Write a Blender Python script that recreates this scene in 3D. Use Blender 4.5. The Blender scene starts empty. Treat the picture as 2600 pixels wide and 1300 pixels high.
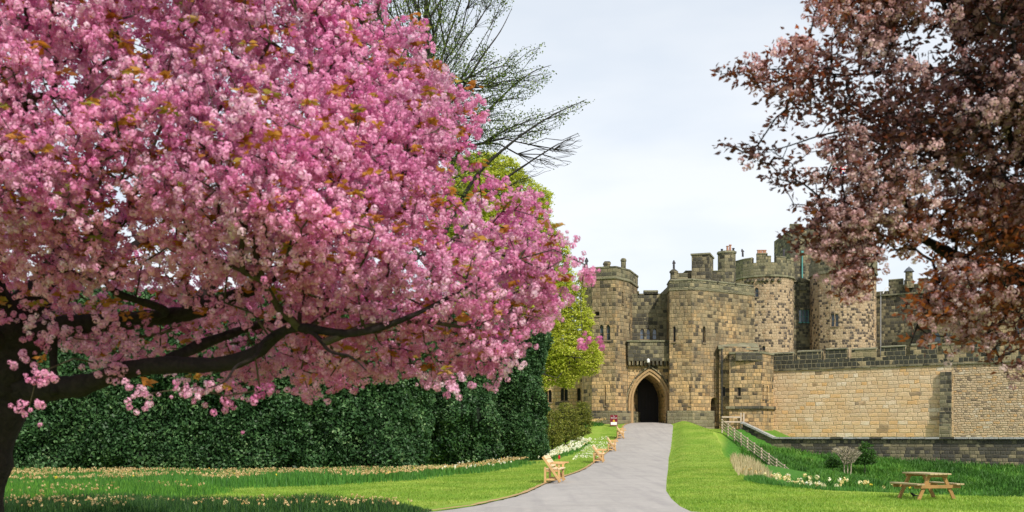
import bpy, bmesh, math, random
import numpy as np
from mathutils import Vector, geometry

random.seed(7)
RNG = np.random.default_rng(11)
R = math.radians
F = 2600.0          # focal length in photo pixels
EYE = 1.7
HOR = 1110.0

# ------------------------------------------------------------------ camera, sky, sun
sc = bpy.context.scene
cam_d = bpy.data.cameras.new("camera")
cam_d.sensor_width = 36.0
cam_d.lens = 36.0
cam_d.shift_y = (HOR - 650.0) / 2600.0
cam_d.clip_end = 3000.0
cam = bpy.data.objects.new("camera", cam_d)
sc.collection.objects.link(cam)
cam.location = (0, 0, EYE)
cam.rotation_euler = (R(90), 0, 0)
sc.camera = cam
cam_d.dof.use_dof = True
cam_d.dof.focus_distance = 45.0
cam_d.dof.aperture_fstop = 2.2

SUN_EL = R(41)
SUN_AZ = R(150)      # measured clockwise from +Y (view direction): right and behind the camera
to_sun = Vector((math.sin(SUN_AZ) * math.cos(SUN_EL), math.cos(SUN_AZ) * math.cos(SUN_EL), math.sin(SUN_EL)))
sun_d = bpy.data.lights.new("sun", 'SUN')
sun_d.energy = 3.6
sun_d.angle = R(1.5)
sun_d.color = (1.0, 0.93, 0.82)
sun = bpy.data.objects.new("sun", sun_d)
sc.collection.objects.link(sun)
sun.rotation_euler = to_sun.to_track_quat('Z', 'Y').to_euler()

world = bpy.data.worlds.new("World")
sc.world = world
world.use_nodes = True
nt = world.node_tree
for n in list(nt.nodes):
    nt.nodes.remove(n)
w_out = nt.nodes.new('ShaderNodeOutputWorld')
w_sky = nt.nodes.new('ShaderNodeTexSky')
w_sky.sky_type = 'NISHITA'
w_sky.sun_disc = False
w_sky.sun_elevation = SUN_EL
w_sky.sun_rotation = SUN_AZ
w_sky.air_density = 1.2
w_sky.dust_density = 2.0
w_bg1 = nt.nodes.new('ShaderNodeBackground')
w_bg1.inputs['Strength'].default_value = 0.09
nt.links.new(w_sky.outputs[0], w_bg1.inputs['Color'])
# thin high cloud veil over the blue
w_tc = nt.nodes.new('ShaderNodeTexCoord')
w_map = nt.nodes.new('ShaderNodeMapping')
w_map.inputs['Scale'].default_value = (1.0, 1.0, 3.2)
w_noise = nt.nodes.new('ShaderNodeTexNoise')
w_noise.inputs['Scale'].default_value = 2.3
w_noise.inputs['Detail'].default_value = 5.0
w_noise.inputs['Roughness'].default_value = 0.5
nt.links.new(w_tc.outputs['Generated'], w_map.inputs[0])
nt.links.new(w_map.outputs[0], w_noise.inputs['Vector'])
w_ramp = nt.nodes.new('ShaderNodeValToRGB')
w_ramp.color_ramp.elements[0].position = 0.3
w_ramp.color_ramp.elements[0].color = (0.64, 0.73, 0.85, 1)
w_ramp.color_ramp.elements[1].position = 0.62
w_ramp.color_ramp.elements[1].color = (0.90, 0.93, 0.97, 1)
nt.links.new(w_noise.outputs['Fac'], w_ramp.inputs[0])
w_sep = nt.nodes.new('ShaderNodeSeparateXYZ')
nt.links.new(w_tc.outputs['Generated'], w_sep.inputs[0])
w_mr = nt.nodes.new('ShaderNodeMapRange')
w_mr.inputs['From Min'].default_value = 0.0
w_mr.inputs['From Max'].default_value = 0.42
w_mr.inputs['To Min'].default_value = 0.97
w_mr.inputs['To Max'].default_value = 0.72
nt.links.new(w_sep.outputs['Z'], w_mr.inputs['Value'])
w_bg2 = nt.nodes.new('ShaderNodeBackground')
w_bg2.inputs['Strength'].default_value = 1.12
nt.links.new(w_ramp.outputs[0], w_bg2.inputs['Color'])
w_mix = nt.nodes.new('ShaderNodeMixShader')
nt.links.new(w_mr.outputs[0], w_mix.inputs[0])
nt.links.new(w_bg1.outputs[0], w_mix.inputs[1])
nt.links.new(w_bg2.outputs[0], w_mix.inputs[2])
nt.links.new(w_mix.outputs[0], w_out.inputs[0])

sc.view_settings.view_transform = 'Standard'
sc.view_settings.look = 'None'
sc.view_settings.exposure = 0.12
sc.view_settings.gamma = 1.0
sc.render.engine = 'CYCLES'
sc.cycles.max_bounces = 6
sc.cycles.diffuse_bounces = 3
sc.cycles.transmission_bounces = 3
sc.cycles.transparent_max_bounces = 4
sc.cycles.use_denoising = True

# ------------------------------------------------------------------ helpers
COL = sc.collection

def W(px, row, D):
    """world point at depth D that lies along a direction of the photograph"""
    return Vector(((px - 1300.0) / F * D, D, EYE + (HOR - row) / F * D))

def zrow(row, D):
    return EYE + (HOR - row) / F * D

def P2(px, D):
    return ((px - 1300.0) / F * D, D)

def tag(o, label=None, cat=None, group=None, kind=None):
    if label: o["label"] = label
    if cat: o["category"] = cat
    if group: o["group"] = group
    if kind: o["kind"] = kind
    return o

def empty(name, loc, label, cat, group=None, rz=0.0):
    o = bpy.data.objects.new(name, None)
    o.empty_display_size = 0.3
    COL.objects.link(o)
    o.location = loc
    o.rotation_euler = (0, 0, rz)
    return tag(o, label, cat, group)

def link(name, me, mat, parent=None, smooth=False):
    o = bpy.data.objects.new(name, me)
    COL.objects.link(o)
    if mat is not None and len(me.materials) == 0:
        me.materials.append(mat)
    if smooth:
        me.polygons.foreach_set('use_smooth', [True] * len(me.polygons))
    if parent is not None:
        o.parent = parent
        if parent.type == 'EMPTY' and not parent.get('_local'):
            o.location = -Vector(parent.location)
    return o

class MB:
    """collects polygons with metre UVs; built as ONE mesh"""
    def __init__(s):
        s.v = []; s.f = []; s.uv = []
    def poly(s, pts, uvs=None):
        b = len(s.v)
        s.v.extend([tuple(p) for p in pts])
        s.f.append(list(range(b, b + len(pts))))
        if uvs is None:
            p0 = Vector(pts[0]); n = Vector((0, 0, 0))
            for i in range(1, len(pts) - 1):
                n += (Vector(pts[i]) - p0).cross(Vector(pts[i + 1]) - p0)
            if abs(n.z) > max(abs(n.x), abs(n.y)):
                uvs = [(p[0], p[1]) for p in pts]
            else:
                t = Vector((-n.y, n.x, 0))
                t = t.normalized() if t.length > 1e-9 else Vector((1, 0, 0))
                uvs = [(p[0] * t.x + p[1] * t.y, p[2]) for p in pts]
        s.uv.append(uvs)
    def box(s, c, size, rz=0.0, M=None):
        x, y, z = size[0] / 2, size[1] / 2, size[2] / 2
        P = [Vector((i, j, k)) for k in (-z, z) for (i, j) in ((-x, -y), (x, -y), (x, y), (-x, y))]
        cr, sr = math.cos(rz), math.sin(rz)
        if M is not None:
            P = [Vector(c) + M @ p for p in P]
        else:
            P = [Vector((c[0] + p.x * cr - p.y * sr, c[1] + p.x * sr + p.y * cr, c[2] + p.z)) for p in P]
        for f in ((0, 3, 2, 1), (4, 5, 6, 7), (0, 1, 5, 4), (1, 2, 6, 5), (2, 3, 7, 6), (3, 0, 4, 7)):
            s.poly([P[i] for i in f])
    def beam(s, a, b, w, h, up=(0, 0, 1)):
        a = Vector(a); b = Vector(b)
        d = (b - a).normalized(); u = Vector(up)
        r = d.cross(u).normalized(); u = r.cross(d).normalized()
        A = [a + r * (i * w / 2) + u * (j * h / 2) for (i, j) in ((-1, -1), (1, -1), (1, 1), (-1, 1))]
        B = [p + (b - a) for p in A]
        s.poly([A[0], A[1], A[2], A[3]][::-1]); s.poly(B)
        for i in range(4):
            j = (i + 1) % 4
            s.poly([A[i], A[j], B[j], B[i]])
    def tube(s, pts, radii, n=10, cap=True):
        pts = [Vector(p) for p in pts]
        rings = []
        ref = Vector((0.13, 0.21, 0.97))
        for i, p in enumerate(pts):
            t = (pts[min(i + 1, len(pts) - 1)] - pts[max(i - 1, 0)]).normalized()
            a = t.cross(ref)
            if a.length < 0.05: a = t.cross(Vector((1, 0, 0)))
            a.normalize(); b = t.cross(a)
            rings.append([p + (a * math.cos(2 * math.pi * k / n) + b * math.sin(2 * math.pi * k / n)) * radii[i] for k in range(n)])
        for i in range(len(rings) - 1):
            for k in range(n):
                s.poly([rings[i][k], rings[i][(k + 1) % n], rings[i + 1][(k + 1) % n], rings[i + 1][k]],
                       [(k / n, i * .3), ((k + 1) / n, i * .3), ((k + 1) / n, i * .3 + .3), (k / n, i * .3 + .3)])
        if cap:
            s.poly(rings[0][::-1]); s.poly(rings[-1])
    def lathe(s, c, prof, n=12):
        """prof = [(r, z)...] around vertical axis at c"""
        for i in range(len(prof) - 1):
            (r0, z0), (r1, z1) = prof[i], prof[i + 1]
            for k in range(n):
                a0, a1 = 2 * math.pi * k / n, 2 * math.pi * (k + 1) / n
                q = [(c[0] + r0 * math.cos(a0), c[1] + r0 * math.sin(a0), c[2] + z0),
                     (c[0] + r0 * math.cos(a1), c[1] + r0 * math.sin(a1), c[2] + z0),
                     (c[0] + r1 * math.cos(a1), c[1] + r1 * math.sin(a1), c[2] + z1),
                     (c[0] + r1 * math.cos(a0), c[1] + r1 * math.sin(a0), c[2] + z1)]
                if r0 < 1e-6: q = [q[0], q[2], q[3]]
                elif r1 < 1e-6: q = q[:3]
                s.poly(q)
    def build(s, name, mat, parent=None, smooth=False, bevel=0):
        me = bpy.data.meshes.new(name)
        me.from_pydata(s.v, [], s.f)
        uvl = me.uv_layers.new(name='UVMap')
        flat = [c for f in s.uv for uv in f for c in uv]
        uvl.data.foreach_set('uv', flat)
        if smooth:
            bm = bmesh.new(); bm.from_mesh(me)
            bmesh.ops.remove_doubles(bm, verts=bm.verts, dist=1e-5)
            bm.to_mesh(me); bm.free()
        me.update()
        o = link(name, me, mat, parent, smooth)
        if bevel:
            bm = bmesh.new(); bm.from_mesh(me)
            bmesh.ops.remove_doubles(bm, verts=bm.verts, dist=1e-5)
            bm.to_mesh(me); bm.free()
            m = o.modifiers.new('bevel', 'BEVEL'); m.width = bevel; m.segments = 2; m.limit_method = 'ANGLE'
        return o

def mesh_arrays(name, V, Fq, mat, parent=None, rnd=None, smooth=False):
    me = bpy.data.meshes.new(name)
    V = np.asarray(V, dtype=np.float32).reshape(-1, 3)
    Fq = np.asarray(Fq, dtype=np.int32)
    nf, k = Fq.shape
    me.vertices.add(len(V)); me.vertices.foreach_set('co', V.ravel())
    me.loops.add(nf * k); me.loops.foreach_set('vertex_index', Fq.ravel())
    me.polygons.add(nf)
    me.polygons.foreach_set('loop_start', np.arange(0, nf * k, k, dtype=np.int32))
    try:
        me.polygons.foreach_set('loop_total', np.full(nf, k, dtype=np.int32))
    except Exception:
        pass
    if rnd is not None:
        at = me.attributes.new('rnd', 'FLOAT', 'FACE')
        at.data.foreach_set('value', np.asarray(rnd, dtype=np.float32))
    me.update(calc_edges=True)
    if smooth:
        me.polygons.foreach_set('use_smooth', np.ones(nf, dtype=bool))
    me.materials.append(mat)
    return link(name, me, None, parent)

# ------------------------------------------------------------------ node helpers and materials
class N:
    def __init__(s, name):
        s.m = bpy.data.materials.new(name); s.m.use_nodes = True
        s.t = s.m.node_tree
        for n in list(s.t.nodes): s.t.nodes.remove(n)
        s.out = s.t.nodes.new('ShaderNodeOutputMaterial')
    def new(s, ty, **kw):
        n = s.t.nodes.new(ty)
        for k, v in kw.items(): setattr(n, k, v)
        return n
    def put(s, sock, v):
        if isinstance(v, bpy.types.NodeSocket): s.t.links.new(v, sock)
        elif v is not None: sock.default_value = v
    def math(s, op, a, b=None, c=None, clamp=False):
        n = s.new('ShaderNodeMath', operation=op); n.use_clamp = clamp
        s.put(n.inputs[0], a)
        if b is not None: s.put(n.inputs[1], b)
        if c is not None: s.put(n.inputs[2], c)
        return n.outputs[0]
    def noise(s, vec, scale, detail=4, rough=0.55, dist=0.0):
        n = s.new('ShaderNodeTexNoise')
        s.put(n.inputs['Vector'], vec); n.inputs['Scale'].default_value = scale
        n.inputs['Detail'].default_value = detail; n.inputs['Roughness'].default_value = rough
        n.inputs['Distortion'].default_value = dist
        return n.outputs['Fac']
    def ramp(s, fac, stops, mode='LINEAR'):
        n = s.new('ShaderNodeValToRGB'); n.color_ramp.interpolation = mode
        e = n.color_ramp.elements
        while len(e) < len(stops): e.new(0.5)
        for el, (p, c) in zip(e, stops):
            el.position = p; el.color = (c[0], c[1], c[2], 1)
        s.put(n.inputs[0], fac)
        return n.outputs[0]
    def mix(s, fac, a, b, mode='MIX'):
        n = s.new('ShaderNodeMix', data_type='RGBA', blend_type=mode)
        s.put(n.inputs[0], fac)
        s.put(n.inputs[6], a if isinstance(a, bpy.types.NodeSocket) else (*a, 1))
        s.put(n.inputs[7], b if isinstance(b, bpy.types.NodeSocket) else (*b, 1))
        return n.outputs[2]
    def maprange(s, v, a, b, c, d):
        n = s.new('ShaderNodeMapRange')
        s.put(n.inputs[0], v)
        for i, x in zip((1, 2, 3, 4), (a, b, c, d)): n.inputs[i].default_value = x
        return n.outputs[0]
    def coord(s, which='Object'):
        return s.new('ShaderNodeTexCoord').outputs[which]
    def attr(s, name='rnd'):
        n = s.new('ShaderNodeAttribute'); n.attribute_name = name
        return n.outputs['Fac']
    def principled(s, col, rough=0.8, bump=None, bstr=0.5, bdist=0.02, spec=0.3, metal=0.0):
        p = s.new('ShaderNodeBsdfPrincipled')
        s.put(p.inputs['Base Color'], col if isinstance(col, bpy.types.NodeSocket) else (*col, 1))
        s.put(p.inputs['Roughness'], rough)
        p.inputs['Specular IOR Level'].default_value = spec
        p.inputs['Metallic'].default_value = metal
        if bump is not None:
            b = s.new('ShaderNodeBump'); b.inputs['Strength'].default_value = bstr
            b.inputs['Distance'].default_value = bdist
            s.put(b.inputs['Height'], bump); s.t.links.new(b.outputs[0], p.inputs['Normal'])
        return p
    def done(s, shader):
        s.t.links.new(shader.outputs[0], s.out.inputs['Surface'])
        return s.m

def stone(name, tones, dark=0.3, bw=0.62, bh=0.34, darkcol=(0.045, 0.042, 0.035), mortar=(0.30, 0.25, 0.16),
          wobble=0.05, stain=0.5, lichen=0.0, grey=0.0, streak=0.35, warm=0.0):
    n = N(name)
    uv = n.new('ShaderNodeUVMap').outputs[0]
    obj = n.coord('Object')
    d = n.new('ShaderNodeTexNoise'); n.put(d.inputs['Vector'], uv); d.inputs['Scale'].default_value = 1.6; d.inputs['Detail'].default_value = 2
    vm = n.new('ShaderNodeVectorMath', operation='MULTIPLY_ADD')
    n.put(vm.inputs[0], d.outputs['Color']); vm.inputs[1].default_value = (wobble * 2, wobble * 2, 0); n.put(vm.inputs[2], uv)
    sp = n.new('ShaderNodeSeparateXYZ'); n.put(sp.inputs[0], vm.outputs[0])
    u, v = sp.outputs[0], sp.outputs[1]
    vr = n.math('DIVIDE', v, bh)
    row = n.math('FLOOR', vr); fv = n.math('FRACT', vr)
    wr = n.new('ShaderNodeTexWhiteNoise', noise_dimensions='1D'); n.put(wr.inputs['W'], row)
    width = n.math('MULTIPLY_ADD', wr.outputs['Value'], bw * 0.8, bw * 0.6)
    uc = n.math('ADD', n.math('DIVIDE', u, width), n.math('MULTIPLY', wr.outputs['Value'], 37.7))
    colm = n.math('FLOOR', uc); fu = n.math('FRACT', uc)
    cx = n.new('ShaderNodeCombineXYZ'); n.put(cx.inputs[0], colm); n.put(cx.inputs[1], row)
    wn = n.new('ShaderNodeTexWhiteNoise', noise_dimensions='2D'); n.put(wn.inputs['Vector'], cx.outputs[0])
    sc_ = n.new('ShaderNodeSeparateColor'); n.put(sc_.inputs[0], wn.outputs['Color'])
    base = n.ramp(wn.outputs['Value'], tones)
    big = n.noise(uv, 0.16, 4, 0.6)
    bigc = n.maprange(big, 0.36, 0.64, 0.0, 1.0)
    # dark weathered blocks, gathered in patches
    thr = n.math('MULTIPLY', n.math('MULTIPLY_ADD', bigc, 1.4, 0.3), dark)
    isd = n.math('LESS_THAN', sc_.outputs[0], thr)
    dk = n.mix(sc_.outputs[1], darkcol, tuple(c * 2.1 for c in darkcol))
    c1 = n.mix(n.math('MULTIPLY', isd, 0.92), base, dk)
    if grey:
        mpg = n.new('ShaderNodeMapping'); mpg.inputs['Scale'].default_value = (1.0, .45, 1); n.put(mpg.inputs[0], uv)
        gn = n.noise(mpg.outputs[0], .42, 5, .68)
        gz = n.math('ADD', gn, n.maprange(v, 6.0, 16.0, -.07, .15))
        c1 = n.mix(n.math('MULTIPLY', n.maprange(gz, .44, .60, 0, 1), grey), c1, n.mix(wn.outputs['Value'], (0.060, 0.052, 0.038), (0.34, 0.275, 0.17)))
    # soft stains
    st = n.noise(uv, 0.5, 5, 0.65)
    sm = n.math('MULTIPLY', n.maprange(st, 0.5, 0.75, 0.0, 1.0), stain)
    c2 = n.mix(sm, c1, tuple(c * 2.4 for c in darkcol))
    # green-grey lichen
    if lichen:
        ln = n.noise(uv, 0.8, 4, 0.7)
        c2 = n.mix(n.math('MULTIPLY', n.maprange(ln, 0.42, 0.62, 0, 1), lichen), c2, (0.20, 0.195, 0.115))
    mps = n.new('ShaderNodeMapping'); mps.inputs['Scale'].default_value = (1.6, .16, 1); n.put(mps.inputs[0], uv)
    sk = n.noise(mps.outputs[0], 1.0, 5, 0.7)
    c2 = n.mix(n.math('MULTIPLY', n.maprange(sk, .48, .70, 0, 1), streak), c2, tuple(c * 1.8 for c in darkcol))
    fine = n.noise(uv, 9.0, 4, 0.7)
    c3 = n.mix(1.0, c2, n.ramp(fine, [(0.25, (0.62, 0.62, 0.62)), (0.75, (1.3, 1.3, 1.3))]), 'MULTIPLY')
    if warm:
        wz = n.math('ADD', n.noise(uv, .33, 4, .7), n.maprange(v, 2.0, 12.0, .05, -.07))
        wb = n.math('MULTIPLY', n.maprange(wz, .46, .62, 0, 1), warm)
        c3 = n.mix(wb, c3, n.mix(sc_.outputs[2], (0.62, 0.36, 0.14), (0.74, 0.50, 0.25)))
    # mortar
    mu = n.math('MULTIPLY', n.math('MINIMUM', fu, n.math('SUBTRACT', 1.0, fu)), width)
    mv = n.math('MULTIPLY', n.math('MINIMUM', fv, n.math('SUBTRACT', 1.0, fv)), bh)
    mm = n.math('MINIMUM', mu, mv)
    ism = n.maprange(mm, 0.012, 0.03, 0.75, 0.0)
    c4 = n.mix(ism, c3, mortar)
    h = n.math('ADD', n.maprange(mm, 0.0, 0.05, 0.0, 1.0), n.math('MULTIPLY', fine, 0.7))
    h = n.math('ADD', h, n.math('MULTIPLY', sc_.outputs[2], 0.6))
    return n.done(n.principled(c4, 0.92, h, 0.8, 0.06, 0.15))

TAN = [(0.0, (0.36, 0.225, 0.10)), (0.22, (0.54, 0.35, 0.165)), (0.45, (0.42, 0.30, 0.16)), (0.62, (0.64, 0.44, 0.235)), (0.8, (0.28, 0.22, 0.13)), (1.0, (0.72, 0.47, 0.23))]
PALE = [(0.0, (0.60, 0.42, 0.25)), (0.25, (0.74, 0.55, 0.345)), (0.5, (0.62, 0.46, 0.29)), (0.7, (0.77, 0.60, 0.40)), (0.86, (0.74, 0.45, 0.20)), (1.0, (0.80, 0.69, 0.53))]
PINK = [(0.0, (0.40, 0.26, 0.16)), (0.3, (0.50, 0.34, 0.20)), (0.6, (0.56, 0.41, 0.27)), (1.0, (0.62, 0.46, 0.30))]
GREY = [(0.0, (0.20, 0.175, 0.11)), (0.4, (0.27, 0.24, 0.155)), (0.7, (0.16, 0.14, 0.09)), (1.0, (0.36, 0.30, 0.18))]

M = {}
M['gate'] = stone('stone_gatehouse', TAN, dark=0.18, bw=.5, bh=.36, stain=0.62, streak=.7, grey=.78, darkcol=(0.045, 0.04, 0.034), mortar=(.26, .21, .13), wobble=.09, warm=.4)
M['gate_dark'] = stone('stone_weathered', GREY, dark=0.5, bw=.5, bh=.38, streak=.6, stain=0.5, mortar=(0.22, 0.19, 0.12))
M['gate_base'] = stone('stone_base_course', GREY, dark=0.22, stain=0.3, lichen=0.2)
M['tan_clean'] = stone('stone_tan', [(0, (0.52, 0.33, 0.15)), (0.5, (0.60, 0.40, 0.20)), (1, (0.66, 0.47, 0.26))], dark=0.06, stain=0.3, wobble=.1)
M['parapet'] = stone('stone_lichen_parapet', GREY, dark=0.38, bw=.5, bh=.36, lichen=0.42, stain=0.3, mortar=(0.26, 0.24, 0.15))
M['round'] = stone('stone_round_tower', PINK, dark=0.34, bw=0.40, bh=0.32, wobble=.12, grey=.25, streak=.6, stain=0.35, mortar=(0.52, 0.40, 0.26), darkcol=(0.05, 0.042, 0.04))
M['curtain'] = stone('stone_curtain', PALE, dark=0.02, bw=0.75, bh=0.37, stain=0.14, streak=.16, warm=.5, mortar=(0.56, 0.42, 0.27), wobble=0.13, darkcol=(.16, .12, .08))
M['rubble'] = stone('stone_rubble', [(p, tuple(q * .84 for q in c)) for p, c in PALE], dark=0.07, bw=0.42, bh=0.2, stain=0.22, mortar=(0.28, 0.21, 0.14), wobble=0.14, darkcol=(0.17, 0.13, 0.09))
M['black_blocks'] = stone('stone_black_blocks', [(0, (0.26, 0.22, 0.13)), (1, (0.40, 0.31, 0.18))], dark=0.72, bw=0.7, bh=0.42, stain=0.15, mortar=(0.42, 0.36, 0.22), darkcol=(0.028, 0.03, 0.027))
M['retain'] = stone('stone_retaining', GREY, dark=0.55, bw=0.55, bh=0.3, stain=0.5, lichen=0.15, mortar=(0.15, 0.13, 0.09), darkcol=(0.04, 0.038, 0.035))
M['coping'] = stone('stone_coping', [(0, (0.20, 0.195, 0.125)), (1, (0.30, 0.28, 0.19))], dark=0.1, bw=1.4, bh=1.0, stain=0.3, lichen=0.5)
M['cap'] = stone('stone_wall_cap', [(0, (0.36, 0.37, 0.36)), (1, (0.46, 0.45, 0.42))], dark=0.05, bw=1.6, bh=1.5, stain=0.35)

def simple(name, col, rough=0.6, nscale=6.0, var=0.25, bstr=0.2, spec=0.3, metal=0.0):
    n = N(name)
    c = n.noise(n.coord(), nscale, 4, 0.6)
    colr = n.mix(c, tuple(x * (1 - var) for x in col), tuple(min(1, x * (1 + var)) for x in col))
    return n.done(n.principled(colr, rough, c, bstr, 0.01, spec, metal))

def wood(name, a, b, rough=0.6, sc3=(3, 3, 40)):
    n = N(name)
    mp = n.new('ShaderNodeMapping'); mp.inputs['Scale'].default_value = sc3
    n.put(mp.inputs[0], n.coord())
    g = n.noise(mp.outputs[0], 1.6, 5, 0.65, 1.5)
    col = n.mix(n.maprange(g, 0.3, 0.7, 0, 1), a, b)
    big = n.noise(n.coord(), 2.2, 3)
    col = n.mix(n.maprange(big, 0.4, 0.7, 0, 0.45), col, tuple(x * 0.6 for x in a))
    return n.done(n.principled(col, rough, g, 0.3, 0.006))

M['bench_wood'] = wood('bench_timber', (0.52, 0.31, 0.13), (0.72, 0.47, 0.22))
M['slat_wood'] = wood('bench_slat_timber', (0.74, 0.52, 0.30), (0.90, 0.70, 0.46))
M['table_wood'] = wood('table_timber', (0.30, 0.165, 0.055), (0.48, 0.28, 0.10))
M['table_top'] = wood('table_weathered_timber', (0.38, 0.29, 0.15), (0.56, 0.45, 0.25))
M['fence_wood'] = wood('fence_weathered_timber', (0.46, 0.36, 0.27), (0.60, 0.50, 0.40))
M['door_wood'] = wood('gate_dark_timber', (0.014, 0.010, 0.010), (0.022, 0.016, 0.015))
M['lead'] = simple('lead_grey', (0.10, 0.11, 0.13), 0.5, 4)
M['iron'] = simple('iron_dark', (0.03, 0.035, 0.045), 0.5, 8)
M['teal'] = simple('teal_paint', (0.10, 0.30, 0.28), 0.5, 8, 0.2)
M['pot'] = simple('terracotta', (0.42, 0.22, 0.15), 0.8, 8)
M['statue'] = simple('statue_dark_stone', (0.07, 0.065, 0.075), 0.9, 12)
M['frame_stone'] = simple('window_surround_stone', (0.22, 0.17, 0.11), 0.9, 5, 0.4, 0.5)
M['moulding'] = simple('arch_moulding_stone', (0.40, 0.265, 0.135), 0.9, 3, 0.3, 0.6)
M['whitepipe'] = simple('pale_metal_pipe', (0.35, 0.35, 0.36), 0.4, 8)
M['maroon'] = simple('maroon_paint', (0.17, 0.008, 0.022), 0.4, 5, 0.1)
M['white'] = simple('white_paint', (0.82, 0.82, 0.84), 0.4, 5, 0.04)
M['yellow'] = simple('yellow_paint', (0.85, 0.55, 0.03), 0.4, 5, 0.05)
M['black'] = simple('black_paint', (0.01, 0.01, 0.01), 0.4, 5, 0.1)
M['blackfeather'] = simple('black_feathers', (0.010, 0.010, 0.012), 0.55, 30, 0.4, 0.4)
M['beak'] = simple('orange_beak', (0.7, 0.30, 0.03), 0.5, 30, 0.1)
M['red_petal'] = simple('red_petal', (0.42, 0.010, 0.018), 0.45, 20, 0.25)
M['stem'] = simple('green_stem', (0.07, 0.17, 0.03), 0.6, 20, 0.25)

n = N('window_glass')
gl = n.noise(n.coord(), 1.3, 3)
M['glass'] = n.done(n.principled(n.ramp(gl, [(0.35, (0.05, 0.065, 0.09)), (0.7, (0.14, 0.18, 0.24))]), 0.18, gl, 0.15, 0.05, 0.8))

def bark(name, a, b):
    n = N(name)
    mp = n.new('ShaderNodeMapping'); mp.inputs['Scale'].default_value = (1, 1, 1)
    n.put(mp.inputs[0], n.coord())
    g = n.noise(mp.outputs[0], 14, 6, 0.7, 0.8)
    g2 = n.noise(mp.outputs[0], 3, 3)
    col = n.mix(n.maprange(g, 0.35, 0.7, 0, 1), a, b)
    col = n.mix(n.maprange(g2, 0.5, 0.75, 0, 0.6), col, (b[0], b[1] * 1.1, b[2] * 0.7))
    return n.done(n.principled(col, 0.9, g, 0.9, 0.03, 0.15))
M['cherry_bark'] = bark('cherry_bark', (0.016, 0.012, 0.013), (0.040, 0.030, 0.028))
M['twig_bark'] = bark('twig_bark', (0.05, 0.037, 0.03), (0.11, 0.09, 0.055))
M['purple_bark'] = bark('dark_bark', (0.012, 0.009, 0.011), (0.03, 0.022, 0.024))
M['beech_bark'] = bark('grey_bark', (0.03, 0.026, 0.028), (0.07, 0.06, 0.055))
M['pale_twigs'] = bark('pale_twigs', (0.30, 0.25, 0.18), (0.45, 0.40, 0.30))

def leafmat(name, stops, trans=0.35, rough=0.5, spec=0.3, tint=(1.2, 1.2, 0.7), ball=False):
    n = N(name)
    c = n.ramp(n.attr(), stops)
    big = n.noise(n.coord(), 0.9, 3)
    c = n.mix(1.0, c, n.ramp(big, [(0.3, (0.82, 0.82, 0.82)), (0.7, (1.18, 1.18, 1.18))]), 'MULTIPLY')
    p = n.principled(c, rough, spec=spec)
    nsock = None
    if ball:
        at = n.new('ShaderNodeAttribute'); at.attribute_name = 'bn'
        ge = n.new('ShaderNodeNewGeometry')
        mxn = n.new('ShaderNodeMix', data_type='VECTOR'); mxn.inputs[0].default_value = .68
        n.put(mxn.inputs[4], ge.outputs['Normal']); n.put(mxn.inputs[5], at.outputs['Vector'])
        nr = n.new('ShaderNodeVectorMath', operation='NORMALIZE'); n.put(nr.inputs[0], mxn.outputs[1])
        nsock = nr.outputs[0]; n.put(p.inputs['Normal'], nsock)
    if trans <= 0: return n.done(p)
    t = n.new('ShaderNodeBsdfTranslucent')
    n.put(t.inputs[0], n.mix(1.0, c, tint, 'MULTIPLY'))
    if nsock is not None: n.put(t.inputs['Normal'], nsock)
    mx = n.new('ShaderNodeMixShader'); mx.inputs[0].default_value = trans
    n.t.links.new(p.outputs[0], mx.inputs[1]); n.t.links.new(t.outputs[0], mx.inputs[2])
    return n.done(mx)

M['blossom'] = leafmat('pink_blossom', [(0, (0.66, 0.17, 0.41)), (0.3, (0.79, 0.31, 0.54)), (0.6, (0.88, 0.46, 0.67)), (0.85, (0.93, 0.60, 0.77)), (1, (0.95, 0.72, 0.85))], 0.40, 0.8, 0.05, (1.0, 0.94, 1.02))
M['bronze'] = leafmat('bronze_leaf', [(0, (0.30, 0.10, 0.025)), (0.4, (0.52, 0.22, 0.04)), (0.75, (0.50, 0.28, 0.05)), (1, (0.28, 0.31, 0.055))], 0.4, 0.5, 0.3, (1.2, 1.0, 0.6))
M['purple_leaf'] = leafmat('purple_leaf', [(0, (0.075, 0.040, 0.038)), (0.45, (0.17, 0.072, 0.050)), (0.64, (0.28, 0.10, 0.040)), (1, (0.52, 0.19, 0.045))], 0.5, 0.45, 0.4, (1.3, 0.8, 0.6))
M['dull_blossom'] = leafmat('dusky_pink_blossom', [(0, (0.50, 0.28, 0.29)), (0.5, (0.70, 0.46, 0.47)), (1, (0.88, 0.70, 0.70))], 0.40, 0.75, 0.1, (1.0, 0.88, 0.9))
M['holly'] = leafmat('holly_leaf', [(0, (0.010, 0.030, 0.012)), (0.45, (0.034, 0.090, 0.028)), (0.75, (0.10, 0.20, 0.07)), (1, (0.28, 0.38, 0.17))], 0.08, 0.5, 0.3)
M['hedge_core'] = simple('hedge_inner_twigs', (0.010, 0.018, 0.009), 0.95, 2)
M['beech_leaf'] = leafmat('beech_leaf', [(0, (0.05, 0.09, 0.015)), (0.6, (0.11, 0.17, 0.025)), (1, (0.25, 0.30, 0.05))], 0.25, 0.5)
M['lime_leaf'] = leafmat('lime_green_leaf', [(0, (0.30, 0.37, 0.03)), (0.5, (0.53, 0.58, 0.07)), (1, (0.74, 0.74, 0.16))], 0.45, 0.5)
M['olive_leaf'] = leafmat('olive_leaf', [(0, (0.10, 0.13, 0.02)), (0.5, (0.19, 0.21, 0.035)), (1, (0.32, 0.31, 0.06))], 0.3, 0.5)
M['shrub_leaf'] = leafmat('shrub_leaf', [(0, (0.03, 0.08, 0.015)), (1, (0.08, 0.20, 0.03))], 0.25, 0.5)
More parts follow.
